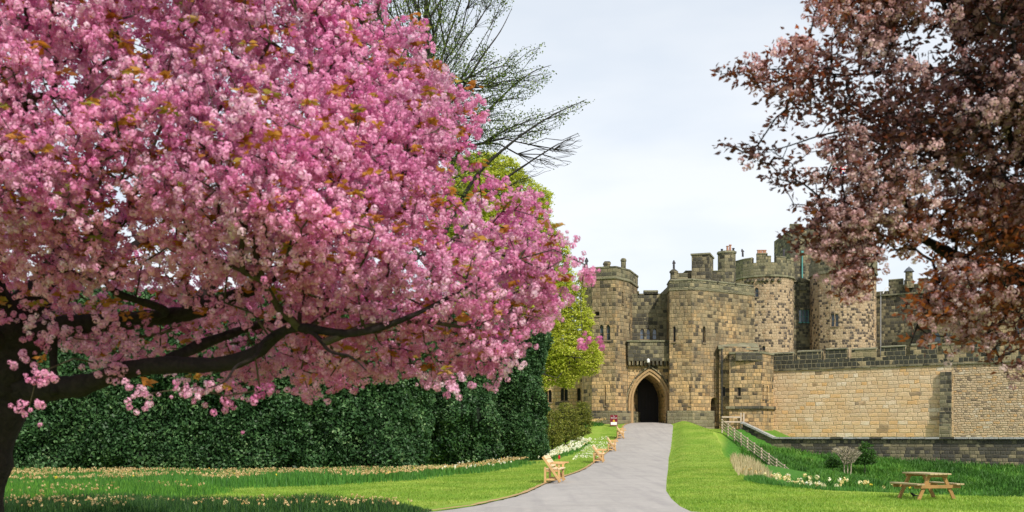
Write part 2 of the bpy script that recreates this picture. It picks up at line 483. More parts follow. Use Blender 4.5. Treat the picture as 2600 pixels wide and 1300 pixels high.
M['blade'] = leafmat('long_grass_blade', [(0, (0.04, 0.13, 0.02)), (0.6, (0.09, 0.25, 0.035)), (1, (0.20, 0.42, 0.05))], 0.35, 0.55)
M['painted_shade_blade'] = leafmat('painted_shade_grass_blade', [(0, (0.012, 0.045, 0.012)), (0.6, (0.03, 0.09, 0.02)), (1, (0.08, 0.17, 0.03))], 0.2, 0.55)  # darker copy of the long grass, with the strip's shade put into its colour
M['lawn_blade'] = leafmat('lawn_blade', [(0, (0.17, 0.31, 0.035)), (0.5, (0.27, 0.40, 0.06)), (1, (0.42, 0.50, 0.11))], 0.35, 0.6)
M['daff_leaf'] = leafmat('daffodil_leaf', [(0, (0.04, 0.14, 0.025)), (1, (0.12, 0.30, 0.05))], 0.3, 0.5)
M['withered'] = leafmat('withered_flower', [(0, (0.50, 0.32, 0.12)), (1, (0.78, 0.60, 0.33))], 0.2, 0.8)
M['whiteflower'] = leafmat('white_flower', [(0, (0.80, 0.76, 0.55)), (1, (0.88, 0.88, 0.80))], 0.2, 0.7)
M['creamflower'] = leafmat('cream_flower', [(0, (0.80, 0.62, 0.25)), (1, (0.88, 0.82, 0.55))], 0.2, 0.7)
M['yellowflower'] = leafmat('yellow_flower', [(0, (0.80, 0.55, 0.02)), (1, (0.88, 0.72, 0.10))], 0.2, 0.7)
M['rough_leaf'] = leafmat('rough_grass_blade', [(0, (0.04, 0.12, 0.02)), (0.6, (0.085, 0.22, 0.03)), (1, (0.18, 0.34, 0.05))], 0.25, 0.55)
M['straw'] = leafmat('dry_grass_blade', [(0, (0.36, 0.27, 0.15)), (1, (0.66, 0.56, 0.36))], 0.3, 0.7)

n = N('ground_grass')
obj = n.coord()
a = n.noise(obj, 0.35, 4, 0.6); b = n.noise(obj, 6.0, 5, 0.7); c = n.noise(obj, 60.0, 3, 0.7)
lawn = n.ramp(a, [(0.3, (0.15, 0.28, 0.03)), (0.5, (0.25, 0.37, 0.055)), (0.7, (0.36, 0.42, 0.09))])
lawn = n.mix(n.maprange(b, 0.35, 0.7, 0, 0.5), lawn, (0.15, 0.28, 0.018))
lawn = n.mix(n.maprange(c, 0.5, 0.75, 0, 0.45), lawn, (0.42, 0.52, 0.09))
rough = n.ramp(b, [(0.3, (0.035, 0.11, 0.015)), (0.6, (0.08, 0.22, 0.03)), (0.8, (0.15, 0.30, 0.05))])
col = n.mix(n.attr('rough'), lawn, rough)
M['ground'] = n.done(n.principled(col, 0.95, n.math('ADD', b, c), 0.6, 0.04, 0.1))

n = N('path_tarmac')
obj = n.coord()
a = n.noise(obj, 0.5, 4, 0.6); b = n.noise(obj, 45.0, 3, 0.8); c = n.noise(obj, 4, 4)
mp = n.new('ShaderNodeMapping'); mp.inputs['Scale'].default_value = (2.2, 0.12, 1); n.put(mp.inputs[0], obj)
st = n.noise(mp.outputs[0], 1.0, 4)
col = n.ramp(a, [(0.3, (0.37, 0.345, 0.32)), (0.7, (0.46, 0.43, 0.40))])
col = n.mix(n.maprange(b, 0.35, 0.75, 0, 0.55), col, (0.26, 0.24, 0.235))
col = n.mix(n.maprange(st, 0.48, 0.7, 0, 0.5), col, (0.28, 0.26, 0.255))
col = n.mix(n.maprange(c, 0.56, 0.72, 0, 0.5), col, (0.50, 0.45, 0.41))
pa = n.noise(obj, 1.3, 5, .7, .6)
col = n.mix(n.maprange(pa, 0.54, 0.66, 0, 0.35), col, (0.27, 0.25, 0.245))
M['path'] = n.done(n.principled(col, 0.9, b, 0.4, 0.01, 0.2))
M['edge_soil'] = simple('path_edge_soil', (0.42, 0.27, 0.13), 0.95, 3, 0.35, 0.5)

# ------------------------------------------------------------------ terrain
_PY = [-80, 30, 37, 48, 59, 74.5, 87.5, 94, 98.5, 101, 140, 400]
_PZ = [0, 0, 0.0, .04, .2, .64, 1.57, 2.32, 2.95, 3.1, 3.2, 3.2]
def P(y): return np.interp(y, _PY, _PZ)

def row_to_D(row, lo=15., hi=101.):
    for _ in range(60):
        m = (lo + hi) / 2
        r = HOR - (float(P(m)) - EYE) / m * F
        if r > row: lo = m
        else: hi = m
    return (lo + hi) / 2

left_px = [(1100, 1300), (1200, 1287), (1300, 1264), (1335, 1253), (1381, 1231), (1437, 1210), (1486, 1191), (1505, 1178), (1542, 1149), (1565, 1116.5), (1584, 1081.5), (1600, 1075)]
right_px = [(1754, 1300), (1726, 1286.5), (1705, 1268), (1691, 1247), (1692.5, 1216.6), (1696, 1193), (1698, 1163), (1705, 1128), (1709, 1080), (1697, 1075)]
def edge(pxs, pre):
    pts = [(row_to_D(r), px) for px, r in pxs]
    pts = [(D, (px - 1300) / F * D) for D, px in pts]
    pts.sort()
    pts = pre + pts
    return np.array([p[0] for p in pts]), np.array([p[1] for p in pts])
LY, LX = edge(left_px, [(15, -26), (18, -14), (20.5, -6.5)])
RY, RX = edge(right_px, [(15, 20), (18, 10.5), (20.5, 6.2)])
def xl(y): return np.interp(y, LY, LX)
def xr(y): return np.interp(y, RY, RX)

EDGE = np.array([(60, 20), (24, 27), (14.2, 28.5), (11.4, 31.1), (10.4, 31.8), (9.2, 33.2), (8.6, 35.5), (8.5, 38), (10.0, 47), (11.5, 55), (13.4, 65), (15.3, 75), (17.4, 88), (19.3, 95.5), (19.5, 101)], float)
FEN_A = np.array([19.55, 95.3, 2.25]); FEN_B = np.array([22.3, 79.0, -2.5])
RET = [P2(1885, 97), P2(1968, 95), P2(2600, 84), P2(3000, 79)]
CUR = [P2(1952, 100.4), P2(2600, 88), P2(3050, 82)]

def seg_dist(X, Y, pts):
    """distance to polyline, param of nearest point, side sign (+ = right of direction)"""
    best = np.full(X.shape, 1e9); side = np.zeros(X.shape); tt = np.zeros(X.shape)
    for i in range(len(pts) - 1):
        ax, ay = pts[i]; bx, by = pts[i + 1]
        dx, dy = bx - ax, by - ay; L2 = dx * dx + dy * dy
        t = np.clip(((X - ax) * dx + (Y - ay) * dy) / L2, 0, 1)
        qx, qy = ax + t * dx, ay + t * dy
        d = np.hypot(X - qx, Y - qy)
        cr = (X - ax) * dy - (Y - ay) * dx
        m = d < best
        best = np.where(m, d, best); side = np.where(m, np.sign(cr), side); tt = np.where(m, i + t, tt)
    return best, tt, side

def vnoise(x, y, s, seed=0):
    x = x / s; y = y / s
    xi = np.floor(x).astype(int); yi = np.floor(y).astype(int)
    fx = x - xi; fy = y - yi
    fx = fx * fx * (3 - 2 * fx); fy = fy * fy * (3 - 2 * fy)
    def h(i, j):
        v = np.sin(i * 127.1 + j * 311.7 + seed * 74.7) * 43758.5453
        return v - np.floor(v)
    return (h(xi, yi) * (1 - fx) + h(xi + 1, yi) * fx) * (1 - fy) + (h(xi, yi + 1) * (1 - fx) + h(xi + 1, yi + 1) * fx) * fy

RETBASE_T = [0, 1, 1.16, 1.38, 1.55, 1.83, 2, 3]
RETBASE_Z = [2.5, .87, .3, -.1, -.24, -.6, -.8, -1.0]
def smoothstep(a, b, x):
    t = np.clip((x - a) / (b - a), 0, 1)
    return t * t * (3 - 2 * t)

def terrain(X, Y):
    X = np.asarray(X, float); Y = np.asarray(Y, float)
    z = P(Y) * 1.0
    # berm right of the path
    d = X - xr(Y)
    amp = np.interp(Y, [30, 45, 60, 75, 92, 99], [0.0, .1, .28, .45, .45, .32])
    ex = np.interp(Y, EDGE[6:, 1], EDGE[6:, 0])
    wd = np.maximum(ex - xr(Y), 1.0)
    berm = amp * smoothstep(0, 0.28, d / wd)
    z = z + np.where((Y > 30) & (Y < 101), berm, 0)
    z = z - .8 * smoothstep(84, 96, Y) * smoothstep(16.4, 19.3, X) * (X < 30)
    z = z + 0.05 * (vnoise(X, Y, 4.0) - .5) * smoothstep(0.2, 2, np.maximum(d, xl(Y) - X))
    # ditch
    de, te, se = seg_dist(X, Y, EDGE)
    out = se > 0
    zin = z
    slp = np.interp(Y, [28, 34, 42, 52, 70, 82, 96], [.36, .36, .22, .16, .26, .42, .45])
    lawnside = z - slp * np.maximum(0, de - .35) - .06 * np.minimum(de, .35)
    dr, tr, sr = seg_dist(X, Y, RET)
    base = np.interp(tr, RETBASE_T, RETBASE_Z)
    bank = base - 0.19 * dr + 0.22 * (vnoise(X, Y, 2.2, 3) - .5) * smoothstep(0, 3, dr)
    bank = np.where(dr > 45, -9, bank)
    k = 3.0
    ditch = np.log(np.exp(k * np.clip(lawnside, -20, 10)) + np.exp(k * np.clip(bank, -20, 10)) + np.exp(k * -3.3)) / k
    ditch = np.minimum(ditch, np.maximum(z, np.where(bank > lawnside, bank + .1, z)))
    vx, vy = FEN_B[0] - FEN_A[0], FEN_B[1] - FEN_A[1]; L2 = vx * vx + vy * vy
    tf = np.clip(((X - FEN_A[0]) * vx + (Y - FEN_A[1]) * vy) / L2, 0, 1.3)
    df = np.hypot(X - FEN_A[0] - tf * vx, Y - FEN_A[1] - tf * vy)
    zf = FEN_A[2] + (FEN_B[2] - FEN_A[2]) * tf
    ditch = np.minimum(ditch, np.maximum(zf - .05, -3.3) + .22 * df + 8 * (tf <= 0) * df)
    beyond = sr < 0         # behind retaining wall: terrace
    z = np.where(out, ditch, zin)
    terr = np.interp(tr, [0, 1, 3], [2.9, 1.5, 1.5])
    terr = np.where(dr > 1.3, terr, base - .3)
    z = np.where((beyond & (X > 20.5) & (Y > 40)), terr, z)
    rough = np.where(out & ~beyond, smoothstep(0.1, 1.2, de), 0.0)
    rough = np.where((X > 21.5) & (Y > 80) & beyond, .7, rough)
    return z, rough

def tz(x, y):
    return float(terrain(np.array([x]), np.array([y]))[0][0])

def make_ground():
    xs = np.concatenate([[-900, -400, -150, -80, -50], np.arange(-34, 50.01, 0.4), [60, 80, 150, 400, 900]])
    ys = np.concatenate([[-300, -100, -30, 0, 8], np.arange(14, 104.01, 0.4), [115, 140, 200, 400, 1200]])
    X, Y = np.meshgrid(xs, ys)
    Z, Rg = terrain(X, Y)
    inside = (X > xl(Y) + .25) & (X < xr(Y) - .25) & (Y > 14) & (Y < 101)
    Z = np.where(inside, Z - 0.07, Z)
    V = np.stack([X, Y, Z], -1).reshape(-1, 3)
    nx, ny = len(xs), len(ys)
    i = np.arange((ny - 1) * (nx - 1)); r = i // (nx - 1); cc = i % (nx - 1)
    a = r * nx + cc
    Fq = np.stack([a, a + 1, a + nx + 1, a + nx], -1)
    o = mesh_arrays('ground', V, Fq, M['ground'], smooth=True)
    at = o.data.attributes.new('rough', 'FLOAT', 'POINT')
    at.data.foreach_set('value', Rg.ravel().astype(np.float32))
    tag(o, kind='structure')
make_ground()

def make_path():
    ys = np.concatenate([np.arange(14.0, 101.0, 0.25)])
    rows = []; n = 24
    for y in ys:
        a, b = float(xl(y)), float(xr(y))
        wob = 0.16 * (vnoise(np.array([y]), np.array([1.]), .5)[0] - .5)
        t = np.linspace(0, 1, n)
        X = a - wob + (b - a + wob) * t
        Z, _ = terrain(X, np.full(n, y))
        Z = Z * 0 + P(y) + 0.012 + 0.05 * (1 - (2 * t - 1) ** 2) * (1 if b - a < 8 else .6)
        rows.append(np.stack([X, np.full(n, y), Z], -1))
    V = np.array(rows).reshape(-1, 3)
    ny = len(ys); i = np.arange((ny - 1) * (n - 1)); r = i // (n - 1); c_ = i % (n - 1)
    a = r * n + c_
    o = mesh_arrays('path', V, np.stack([a, a + 1, a + n + 1, a + n], -1), M['path'], smooth=True)
    tag(o, kind='structure')
    # thin strip of worn soil along the left edge
    V = []; Fq = []
    for k, y in enumerate(ys):
        a = float(xl(y)); w = 0.07 + .07 * float(vnoise(np.array([y]), np.array([5.]), .5)[0])
        for s_, X in ((0, a - w), (1, a + 0.05)):
            V.append((X, y, float(P(y)) + 0.05))
    for k in range(ny - 1):
        b = 2 * k; Fq.append((b, b + 1, b + 3, b + 2))
    o = mesh_arrays('path_edge', V, Fq, M['edge_soil']); tag(o, kind='structure')
make_path()

# ------------------------------------------------------------------ masonry builders
def arch_poly(u, z0, w, h, kind):
    """outline in wall coordinates, counter-clockwise"""
    if kind in ('rect', 'slit'):
        return [(u - w / 2, z0), (u + w / 2, z0), (u + w / 2, z0 + h), (u - w / 2, z0 + h)]
    pts = [(u - w / 2, z0), (u + w / 2, z0)]
    if kind == 'round':
        hs = h - w / 2
        for k in range(9):
            a = math.pi * k / 8
            pts.append((u + w / 2 * math.cos(a), z0 + hs + w / 2 * math.sin(a)))
        return pts
    if kind == 'gothic':
        a_ = w / 2; rise = w * .80; Rr = (rise * rise + a_ * a_) / (2 * a_); hs = h - rise; K = 9
        th = math.atan2(rise, Rr - a_)
        arc = [(a_ - Rr + Rr * math.cos(th * k / K), Rr * math.sin(th * k / K)) for k in range(K + 1)]
        arc[-1] = (0.0, rise)
        for x_, y_ in arc: pts.append((u + x_, z0 + hs + y_))
        for x_, y_ in arc[-2::-1]: pts.append((u - x_, z0 + hs + y_))
        return pts
    # pointed
    rise = min(h * .6, w * (0.86 if kind == 'gothic' else 0.75))
    hs = h - rise
    K = 8 if kind == 'gothic' else 4
    for k in range(K + 1):
        t = k / K; pts.append((u + w / 2 * math.cos(t * math.pi / 2) ** 0.8 if k < K else u, z0 + hs + rise * math.sin(t * math.pi / 2) ** 1.05))
    for k in range(K - 1, -1, -1):
        t = k / K; pts.append((u - w / 2 * math.cos(t * math.pi / 2) ** 0.8, z0 + hs + rise * math.sin(t * math.pi / 2) ** 1.05))
    return pts

def to3(A, B, u, z, off=0.0):
    dx, dy = B[0] - A[0], B[1] - A[1]; L = math.hypot(dx, dy)
    dx, dy = dx / L, dy / L
    return (A[0] + dx * u + dy * off, A[1] + dy * u - dx * off, z)     # +off = outward (right of A->B)

def panel(mb, A, B, z0, z1, holes=(), depth=0.35, ubase=0.0):
    L = math.hypot(B[0] - A[0], B[1] - A[1])
    za, zb = z1 if isinstance(z1, tuple) else (z1, z1)
    outer = [(0, z0), (L, z0), (L, zb), (0, za)]
    n_out = Vector(((B[1] - A[1]) / L, -(B[0] - A[0]) / L, 0))
    if not holes:
        mb.poly([to3(A, B, *p) for p in outer], [(ubase + p[0], p[1]) for p in outer]); return
    polys = [[Vector((p[0], p[1], 0)) for p in outer]] + [[Vector((p[0], p[1], 0)) for p in h[0]] for h in holes]
    flat = [p for pl in polys for p in pl]
    for t in geometry.tessellate_polygon(polys):
        q = [flat[i] for i in t]
        if (q[1] - q[0]).cross(q[2] - q[0]).z < 0: q = q[::-1]
        mb.poly([to3(A, B, p.x, p.y) for p in q], [(ubase + p.x, p.y) for p in q])
    for pl, dep in holes:
        m = len(pl)
        for i in range(m):
            a, b = pl[i], pl[(i + 1) % m]
            Lab = math.hypot(a[0] - b[0], a[1] - b[1])
            vert = abs(b[1] - a[1]) > abs(b[0] - a[0])
            uvs = ([(0, a[1]), (0, b[1]), (dep, b[1]), (dep, a[1])] if vert else [(a[0], 0), (b[0], 0), (b[0], dep), (a[0], dep)])
            mb.poly([to3(A, B, *a), to3(A, B, *b), to3(A, B, b[0], b[1], -dep), to3(A, B, a[0], a[1], -dep)], uvs)

def hit(A, B, px):
    """where the vertical plane through column px crosses segment AB -> (t, D) or None"""
    k = (px - 1300.0) / F
    dx, dy = B[0] - A[0], B[1] - A[1]
    den = dx - k * dy
    if abs(den) < 1e-9: return None
    t = (k * A[1] - A[0]) / den
    return (t, A[1] + dy * t) if -1e-6 <= t <= 1 + 1e-6 else None

def front(A, B):
    nx, ny = B[1] - A[1], -(B[0] - A[0])
    mx, my = (A[0] + B[0]) / 2, (A[1] + B[1]) / 2
    return nx * mx + ny * my < 0

def offset_poly(pts, d):
    m = len(pts); out = []
    for i in range(m):
        p0, p1, p2 = Vector(pts[i - 1]), Vector(pts[i]), Vector(pts[(i + 1) % m])
        a = (p1 - p0).normalized(); b = (p2 - p1).normalized()
        na = Vector((a.y, -a.x)); nb = Vector((b.y, -b.x))
        q = (na + nb); q = q / max(q.length_squared, .2) * 2
        out.append(tuple(p1 + q * d))
    return out

def window_part(parent, A, B, poly, dep, style):
    """stone or timber surround with its pane as sub-part"""
    us = [p[0] for p in poly]; zs = [p[1] for p in poly]
    cu = (min(us) + max(us)) / 2; cz = (min(zs) + max(zs)) / 2
    w = max(us) - min(us); h = max(zs) - min(zs)
    mb = MB(); t = min(0.07, w * .12)
    inner = [(cu + (p[0] - cu) * (1 - 2 * t / w), cz + (p[1] - cz) * (1 - 2 * t / h)) for p in poly]
    m = len(poly)
    fo = -dep * .55
    for i in range(m):
        j = (i + 1) % m
        mb.poly([to3(A, B, *poly[i], fo), to3(A, B, *poly[j], fo), to3(A, B, *inner[j], fo), to3(A, B, *inner[i], fo)])
        mb.poly([to3(A, B, *inner[i], fo), to3(A, B, *inner[j], fo), to3(A, B, *inner[j], fo - .08), to3(A, B, *inner[i], fo - .08)])
    if style != 'slit' and h > .9:
        for q in ([.45] if h < 1.7 else [.33, .66]):
            zz = min(zs) + h * q
            a = to3(A, B, min(us) + t, zz, fo - .03); b = to3(A, B, max(us) - t, zz, fo - .03)
            mb.beam(a, b, .05, .05)
    # sill, proud of the wall
    a = to3(A, B, min(us) - .08, min(zs) - .06, .02); b = to3(A, B, max(us) + .08, min(zs) - .06, .02)
    mb.beam(a, b, .16, .12)
    wn = mb.build('window', M['teal'] if style == 'teal' else M['frame_stone'], parent)
    pb = MB()
    pb.poly([to3(A, B, *p, fo - .06) for p in inner])
    g = pb.build('pane', M['glass'] if style != 'slit' else M['black'], None)
    g.parent = wn
    return wn

def prism(name, parent, pts, z0, z1, mat, holes=(), top=True, all_faces=True):
    """wall shell over a counter-clockwise footprint; holes = (px, row_top, row_bottom, width_m, kind, style)"""
    mb = MB(); m = len(pts); ub = 0.0; wins = []
    for i in range(m):
        A, B = pts[i], pts[(i + 1) % m]
        L = math.hypot(B[0] - A[0], B[1] - A[1]); hs = []
        if front(A, B):
            for h in holes:
                q = hit(A, B, h[0])
                if not q: continue
                u = q[0] * L; zt, zb = zrow(h[1], q[1]), zrow(h[2], q[1])
                if u - h[3] / 2 < .03: u = h[3] / 2 + .03
                if u + h[3] / 2 > L - .03: u = L - .03 - h[3] / 2
                pl = arch_poly(u, zb, h[3], zt - zb, h[4])
                dep = h[6] if len(h) > 6 else (0.35 if h[3] > .3 else .3)
                hs.append((pl, dep)); wins.append((A, B, pl, dep, h[5]))
        panel(mb, A, B, z0, z1, hs, ubase=ub); ub += L
    if top:
        tri = geometry.tessellate_polygon([[Vector((p[0], p[1], 0)) for p in pts]])
        for t in tri:
            q = [pts[i] for i in t]
            if (q[1][0] - q[0][0]) * (q[2][1] - q[0][1]) - (q[1][1] - q[0][1]) * (q[2][0] - q[0][0]) < 0: q = q[::-1]
            mb.poly([(p[0], p[1], z1) for p in q])
    o = mb.build(name, mat, parent)
    for wv in wins:
        if wv[4] in ('slit', 'glass', 'teal', 'mull'):
            window_part(parent, *wv)
    return o

def band(name, parent, pts, z0, z1, out, mat, thick=.4, closed=True):
    """projecting course around a footprint"""
    o_ = offset_poly(pts, out); i_ = offset_poly(pts, out - thick); mb = MB(); m = len(pts)
    for k in range(m if closed else m - 1):
        j = (k + 1) % m
        a, b, c, d = o_[k], o_[j], i_[j], i_[k]
        mb.poly([(*a, z0), (*b, z0), (*b, z1), (*a, z1)])
        mb.poly([(*a, z1), (*b, z1), (*c, z1), (*d, z1)])
        mb.poly([(*d, z0), (*c, z0), (*b, z0), (*a, z0)])
    return mb.build(name, mat, parent)

def subpath(pts, pxa, pxb):
    """front part of a footprint between two photo columns"""
    path = []; m = len(pts)
    segs = [(pts[i], pts[(i + 1) % m]) for i in range(m) if front(pts[i], pts[(i + 1) % m])]
    segs.sort(key=lambda s: s[0][0] / s[0][1])
    for A, B in segs:
        ka, kb = A[0] / A[1] * F + 1300, B[0] / B[1] * F + 1300
        if kb < pxa or ka > pxb: continue
        for px in (max(pxa, ka), min(pxb, kb)):
            q = hit(A, B, min(max(px, ka + 1e-3), kb - 1e-3))
            if q:
                p = (A[0] + (B[0] - A[0]) * q[0], A[1] + (B[1] - A[1]) * q[0])
                if not path or math.hypot(p[0] - path[-1][0], p[1] - path[-1][1]) > .02: path.append(p)
    return path

def merlon(parent, path, z0, z1, mat, th=.5, out=0.0, coping=True, name='merlon'):
    if len(path) < 2: return
    def off(path, d):
        r = []
        for i, p in enumerate(path):
            a = Vector(path[min(i + 1, len(path) - 1)]) - Vector(path[max(i - 1, 0)])
            a.normalize(); r.append((p[0] + a.y * d, p[1] - a.x * d))
        return r
    mb = MB()
    def strip(o_, i_, zz0, zz1, ridge=0):
        u = 0
        for k in range(len(o_) - 1):
            a, b, c, d = o_[k], o_[k + 1], i_[k + 1], i_[k]
            L = math.hypot(a[0] - b[0], a[1] - b[1])
            mb.poly([(*a, zz0), (*b, zz0), (*b, zz1), (*a, zz1)], [(u + a[0] * 3, zz0), (u + L + a[0] * 3, zz0), (u + L + a[0] * 3, zz1), (u + a[0] * 3, zz1)])
            mb.poly([(*c, zz0), (*d, zz0), (*d, zz1), (*c, zz1)])
            if ridge:
                ra = ((a[0] + d[0]) / 2, (a[1] + d[1]) / 2, zz1 + ridge); rb = ((b[0] + c[0]) / 2, (b[1] + c[1]) / 2, zz1 + ridge)
                mb.poly([(*a, zz1), (*b, zz1), rb, ra]); mb.poly([(*c, zz1), (*d, zz1), ra, rb])
                if k == 0: mb.poly([(*a, zz1), ra, (*d, zz1)])
                if k == len(o_) - 2: mb.poly([(*b, zz1), (*c, zz1), rb])
            else:
                mb.poly([(*a, zz1), (*b, zz1), (*c, zz1), (*d, zz1)])
            u += L
        a, d = o_[0], i_[0]; b, c = o_[-1], i_[-1]
        mb.poly([(*d, zz0), (*a, zz0), (*a, zz1), (*d, zz1)]); mb.poly([(*b, zz0), (*c, zz0), (*c, zz1), (*b, zz1)])
    cz = z1 - .16 if coping else z1
    strip(off(path, out), off(path, out - th), z0, cz)
    o = mb.build(name, mat, parent)
    if coping:
        mb = MB()
        strip(off(path, out + .06), off(path, out - th - .06), cz + .003, z1 - .06, .1)
        c = mb.build('coping', M['coping'], None); c.parent = o
    return o

def strip_open(name, parent, path, z0, z1, mat, th=.5, out=0.):
    return merlon(parent, path, z0, z1, mat, th, out, coping=False, name=name)

def circle_fp(px, D, r, n, rot=0.0):
    cx, cy = P2(px, D)
    return [(cx + r * math.cos(rot + 2 * math.pi * k / n), cy + r * math.sin(rot + 2 * math.pi * k / n)) for k in range(n)]

def rect_fp(pxa, pxb, Da, Db, deep):
    A, B = P2(pxa, Da), P2(pxb, Db)
    L = math.hypot(B[0] - A[0], B[1] - A[1]); nx, ny = -(B[1] - A[1]) / L, (B[0] - A[0]) / L
    return [A, B, (B[0] + nx * deep, B[1] + ny * deep), (A[0] + nx * deep, A[1] + ny * deep)]

# ------------------------------------------------------------------ gatehouse
gh = empty('gatehouse', (P2(1649, 100)[0], 100, 3.1), 'tall weathered sandstone gatehouse with a pointed archway at the end of the path', 'gatehouse')
T1 = [P2(1478, 102.2), P2(1503, 99.2), P2(1563, 98.5), P2(1598, 100.6), P2(1619, 104.5), P2(1606, 108), P2(1488, 108)]
zt = zrow(683, 99.5)
prism('tower_wall', gh, T1, 1.5, zt - 1.1, M['gate'], [
    (1527, 825, 864, .40, 'lancet', 'glass'), (1544, 825, 864, .40, 'lancet', 'glass'),
    (1581, 741, 771, .30, 'slit', 'slit'), (1537, 978, 1030, .09, 'slit', 'slit'), (1516, 791, 802, .45, 'slit', 'slit')])
band('plinth', gh, T1, 1.4, zrow(1043, 99), .28, M['gate_base'])
band('string_course', gh, T1, zt - 1.1, zt - .9, .10, M['coping'])
prism('parapet', gh, offset_poly(T1, .03), zt - .9, zt - .02, M['parapet'], top=False)
band('coping', gh, offset_poly(T1, .03), zt - .02, zt + .12, .06, M['coping'])
# recessed centre
rc = [P2(1586, 101.9), P2(1706, 101.9), P2(1706, 104), P2(1586, 104)]
zr = zrow(748, 101.9)
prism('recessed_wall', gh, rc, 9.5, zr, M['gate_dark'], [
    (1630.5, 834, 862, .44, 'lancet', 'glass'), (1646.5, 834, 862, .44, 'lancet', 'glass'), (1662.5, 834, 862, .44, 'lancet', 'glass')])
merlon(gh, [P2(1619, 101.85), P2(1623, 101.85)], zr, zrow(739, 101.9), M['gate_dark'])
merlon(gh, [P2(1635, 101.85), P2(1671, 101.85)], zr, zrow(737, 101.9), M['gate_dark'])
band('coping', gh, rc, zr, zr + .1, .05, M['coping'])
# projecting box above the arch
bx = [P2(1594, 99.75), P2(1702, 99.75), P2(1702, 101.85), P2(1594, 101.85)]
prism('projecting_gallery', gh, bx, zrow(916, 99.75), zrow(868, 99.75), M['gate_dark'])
band('string_course', gh, bx, zrow(868, 99.75), zrow(864, 99.75), .1, M['coping'])
for k in range(11):
    px = 1597.5 + k * 10.1
    mb = MB(); x, y = P2(px, 99.95)
    mb.box((x, y + .2, zrow(921, 99.8)), (.2, .75, .42)); mb.box((x, y + .34, zrow(926.5, 99.8)), (.2, .5, .2))
    mb.build('corbel', M['gate_dark'], gh)
# wall with the arch
aw = [P2(1592, 100.4), P2(1704, 100.4)]
mb = MB(); L = aw[1][0] - aw[0][0]
uc = P2(1648.7, 100.4)[0] - aw[0][0]; zb = 3.0
apex = zrow(951, 100.4); wA = 81 / F * 100.4
opening = arch_poly(uc, zb, wA, apex - zb, 'gothic')
panel(mb, aw[0], aw[1], 2.9, zrow(916, 100.4), [(opening, 5.0)])
mb.build('arch_wall', M['tan_clean'], gh)
def ring(name, sa, sb, off0, off1, mat):
    """moulded ring around the arch between two scales"""
    mb = MB()
    def sc_(s_):
        return arch_poly(uc, zb, wA + s_ * 2, apex - zb + s_ * 1.15, 'gothic')[1:] 
    a, b = sc_(sa), sc_(sb)
    a = a + [arch_poly(uc, zb, wA + sa * 2, 1, 'rect')[0]]; b = b + [arch_poly(uc, zb, wA + sb * 2, 1, 'rect')[0]]
    for i in range(len(a) - 1):
        A3 = [to3(aw[0], aw[1], *a[i], off1), to3(aw[0], aw[1], *a[i + 1], off1), to3(aw[0], aw[1], *b[i + 1], off1), to3(aw[0], aw[1], *b[i], off1)]
        mb.poly(A3[::-1])
        for q in (a, b):
            mb.poly([to3(aw[0], aw[1], *q[i], off0), to3(aw[0], aw[1], *q[i + 1], off0), to3(aw[0], aw[1], *q[i + 1], off1), to3(aw[0], aw[1], *q[i], off1)])
    return mb.build(name, mat, gh)
ring('arch_moulding', .02, .22, -.1, .10, M['moulding'])
ring('arch_moulding', .30, .50, -.05, .20, M['moulding'])
ring('hood_mould', .62, .74, -.05, .28, M['gate_base'])
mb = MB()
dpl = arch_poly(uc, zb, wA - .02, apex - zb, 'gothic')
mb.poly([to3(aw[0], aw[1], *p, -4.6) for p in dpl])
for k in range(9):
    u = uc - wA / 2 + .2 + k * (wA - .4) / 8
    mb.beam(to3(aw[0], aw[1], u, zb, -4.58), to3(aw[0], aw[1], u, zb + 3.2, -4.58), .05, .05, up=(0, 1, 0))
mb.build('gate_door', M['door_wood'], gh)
mb = MB(); mb.box((aw[0][0] + uc, 103, 3.02), (wA, 5.2, .16)); mb.build('threshold', M['path'], gh)
# lantern above the arch
mb = MB(); x, y, z = W(1646, 915, 99.4); mb.lathe((x, y, z - .25), [(.05, 0), (.14, .06), (.16, .3), (.05, .42), (0, .46)], 8)
mb.build('lantern', M['white'], gh)
# right tower and long side
T2 = [P2(1693, 102), P2(1700, 99.0), P2(1757, 98.3), P2(1803, 99.3), P2(1916, 102.6), (P2(1916, 102.6)[0] - 1, 112), (P2(1693, 102)[0], 112)]
z2 = zrow(716, 98.6)
prism('tower_wall', gh, T2, 1.2, z2 - .75, M['gate'], [
    (1712, 828, 868, .26, 'lancet', 'slit'), (1788, 828, 870, .32, 'lancet', 'slit'), (1752, 982, 1030, .09, 'slit', 'slit'),
    (1813, 1009, 1071, .84, 'round', 'door', 1.2)])
mb = MB(); q = hit(T2[3], T2[4], 1813); A, B = T2[3], T2[4]; L = math.hypot(B[0] - A[0], B[1] - A[1])
mb.poly([to3(A, B, q[0] * L + s_ * .4, zz, -1.15) for s_, zz in ((-1, 2.9), (1, 2.9), (1, 6.0), (-1, 6.0))])
mb.build('door', M['door_wood'], gh)
band('plinth', gh, T2[:4], 1.2, zrow(1043, 99), .22, M['gate_base'], closed=False)
band('string_course', gh, T2, z2 - .75, z2 - .6, .07, M['coping'])
prism('parapet', gh, T2, z2 - .6, z2 - .02, M['parapet'], top=False)
for a, b in ((1694, 1756), (1758, 1820), (1824, 1865), (1869, 1914)):
    merlon(gh, subpath(T2, a, b), z2 - .02, z2 + .30, M['parapet'], th=.6)
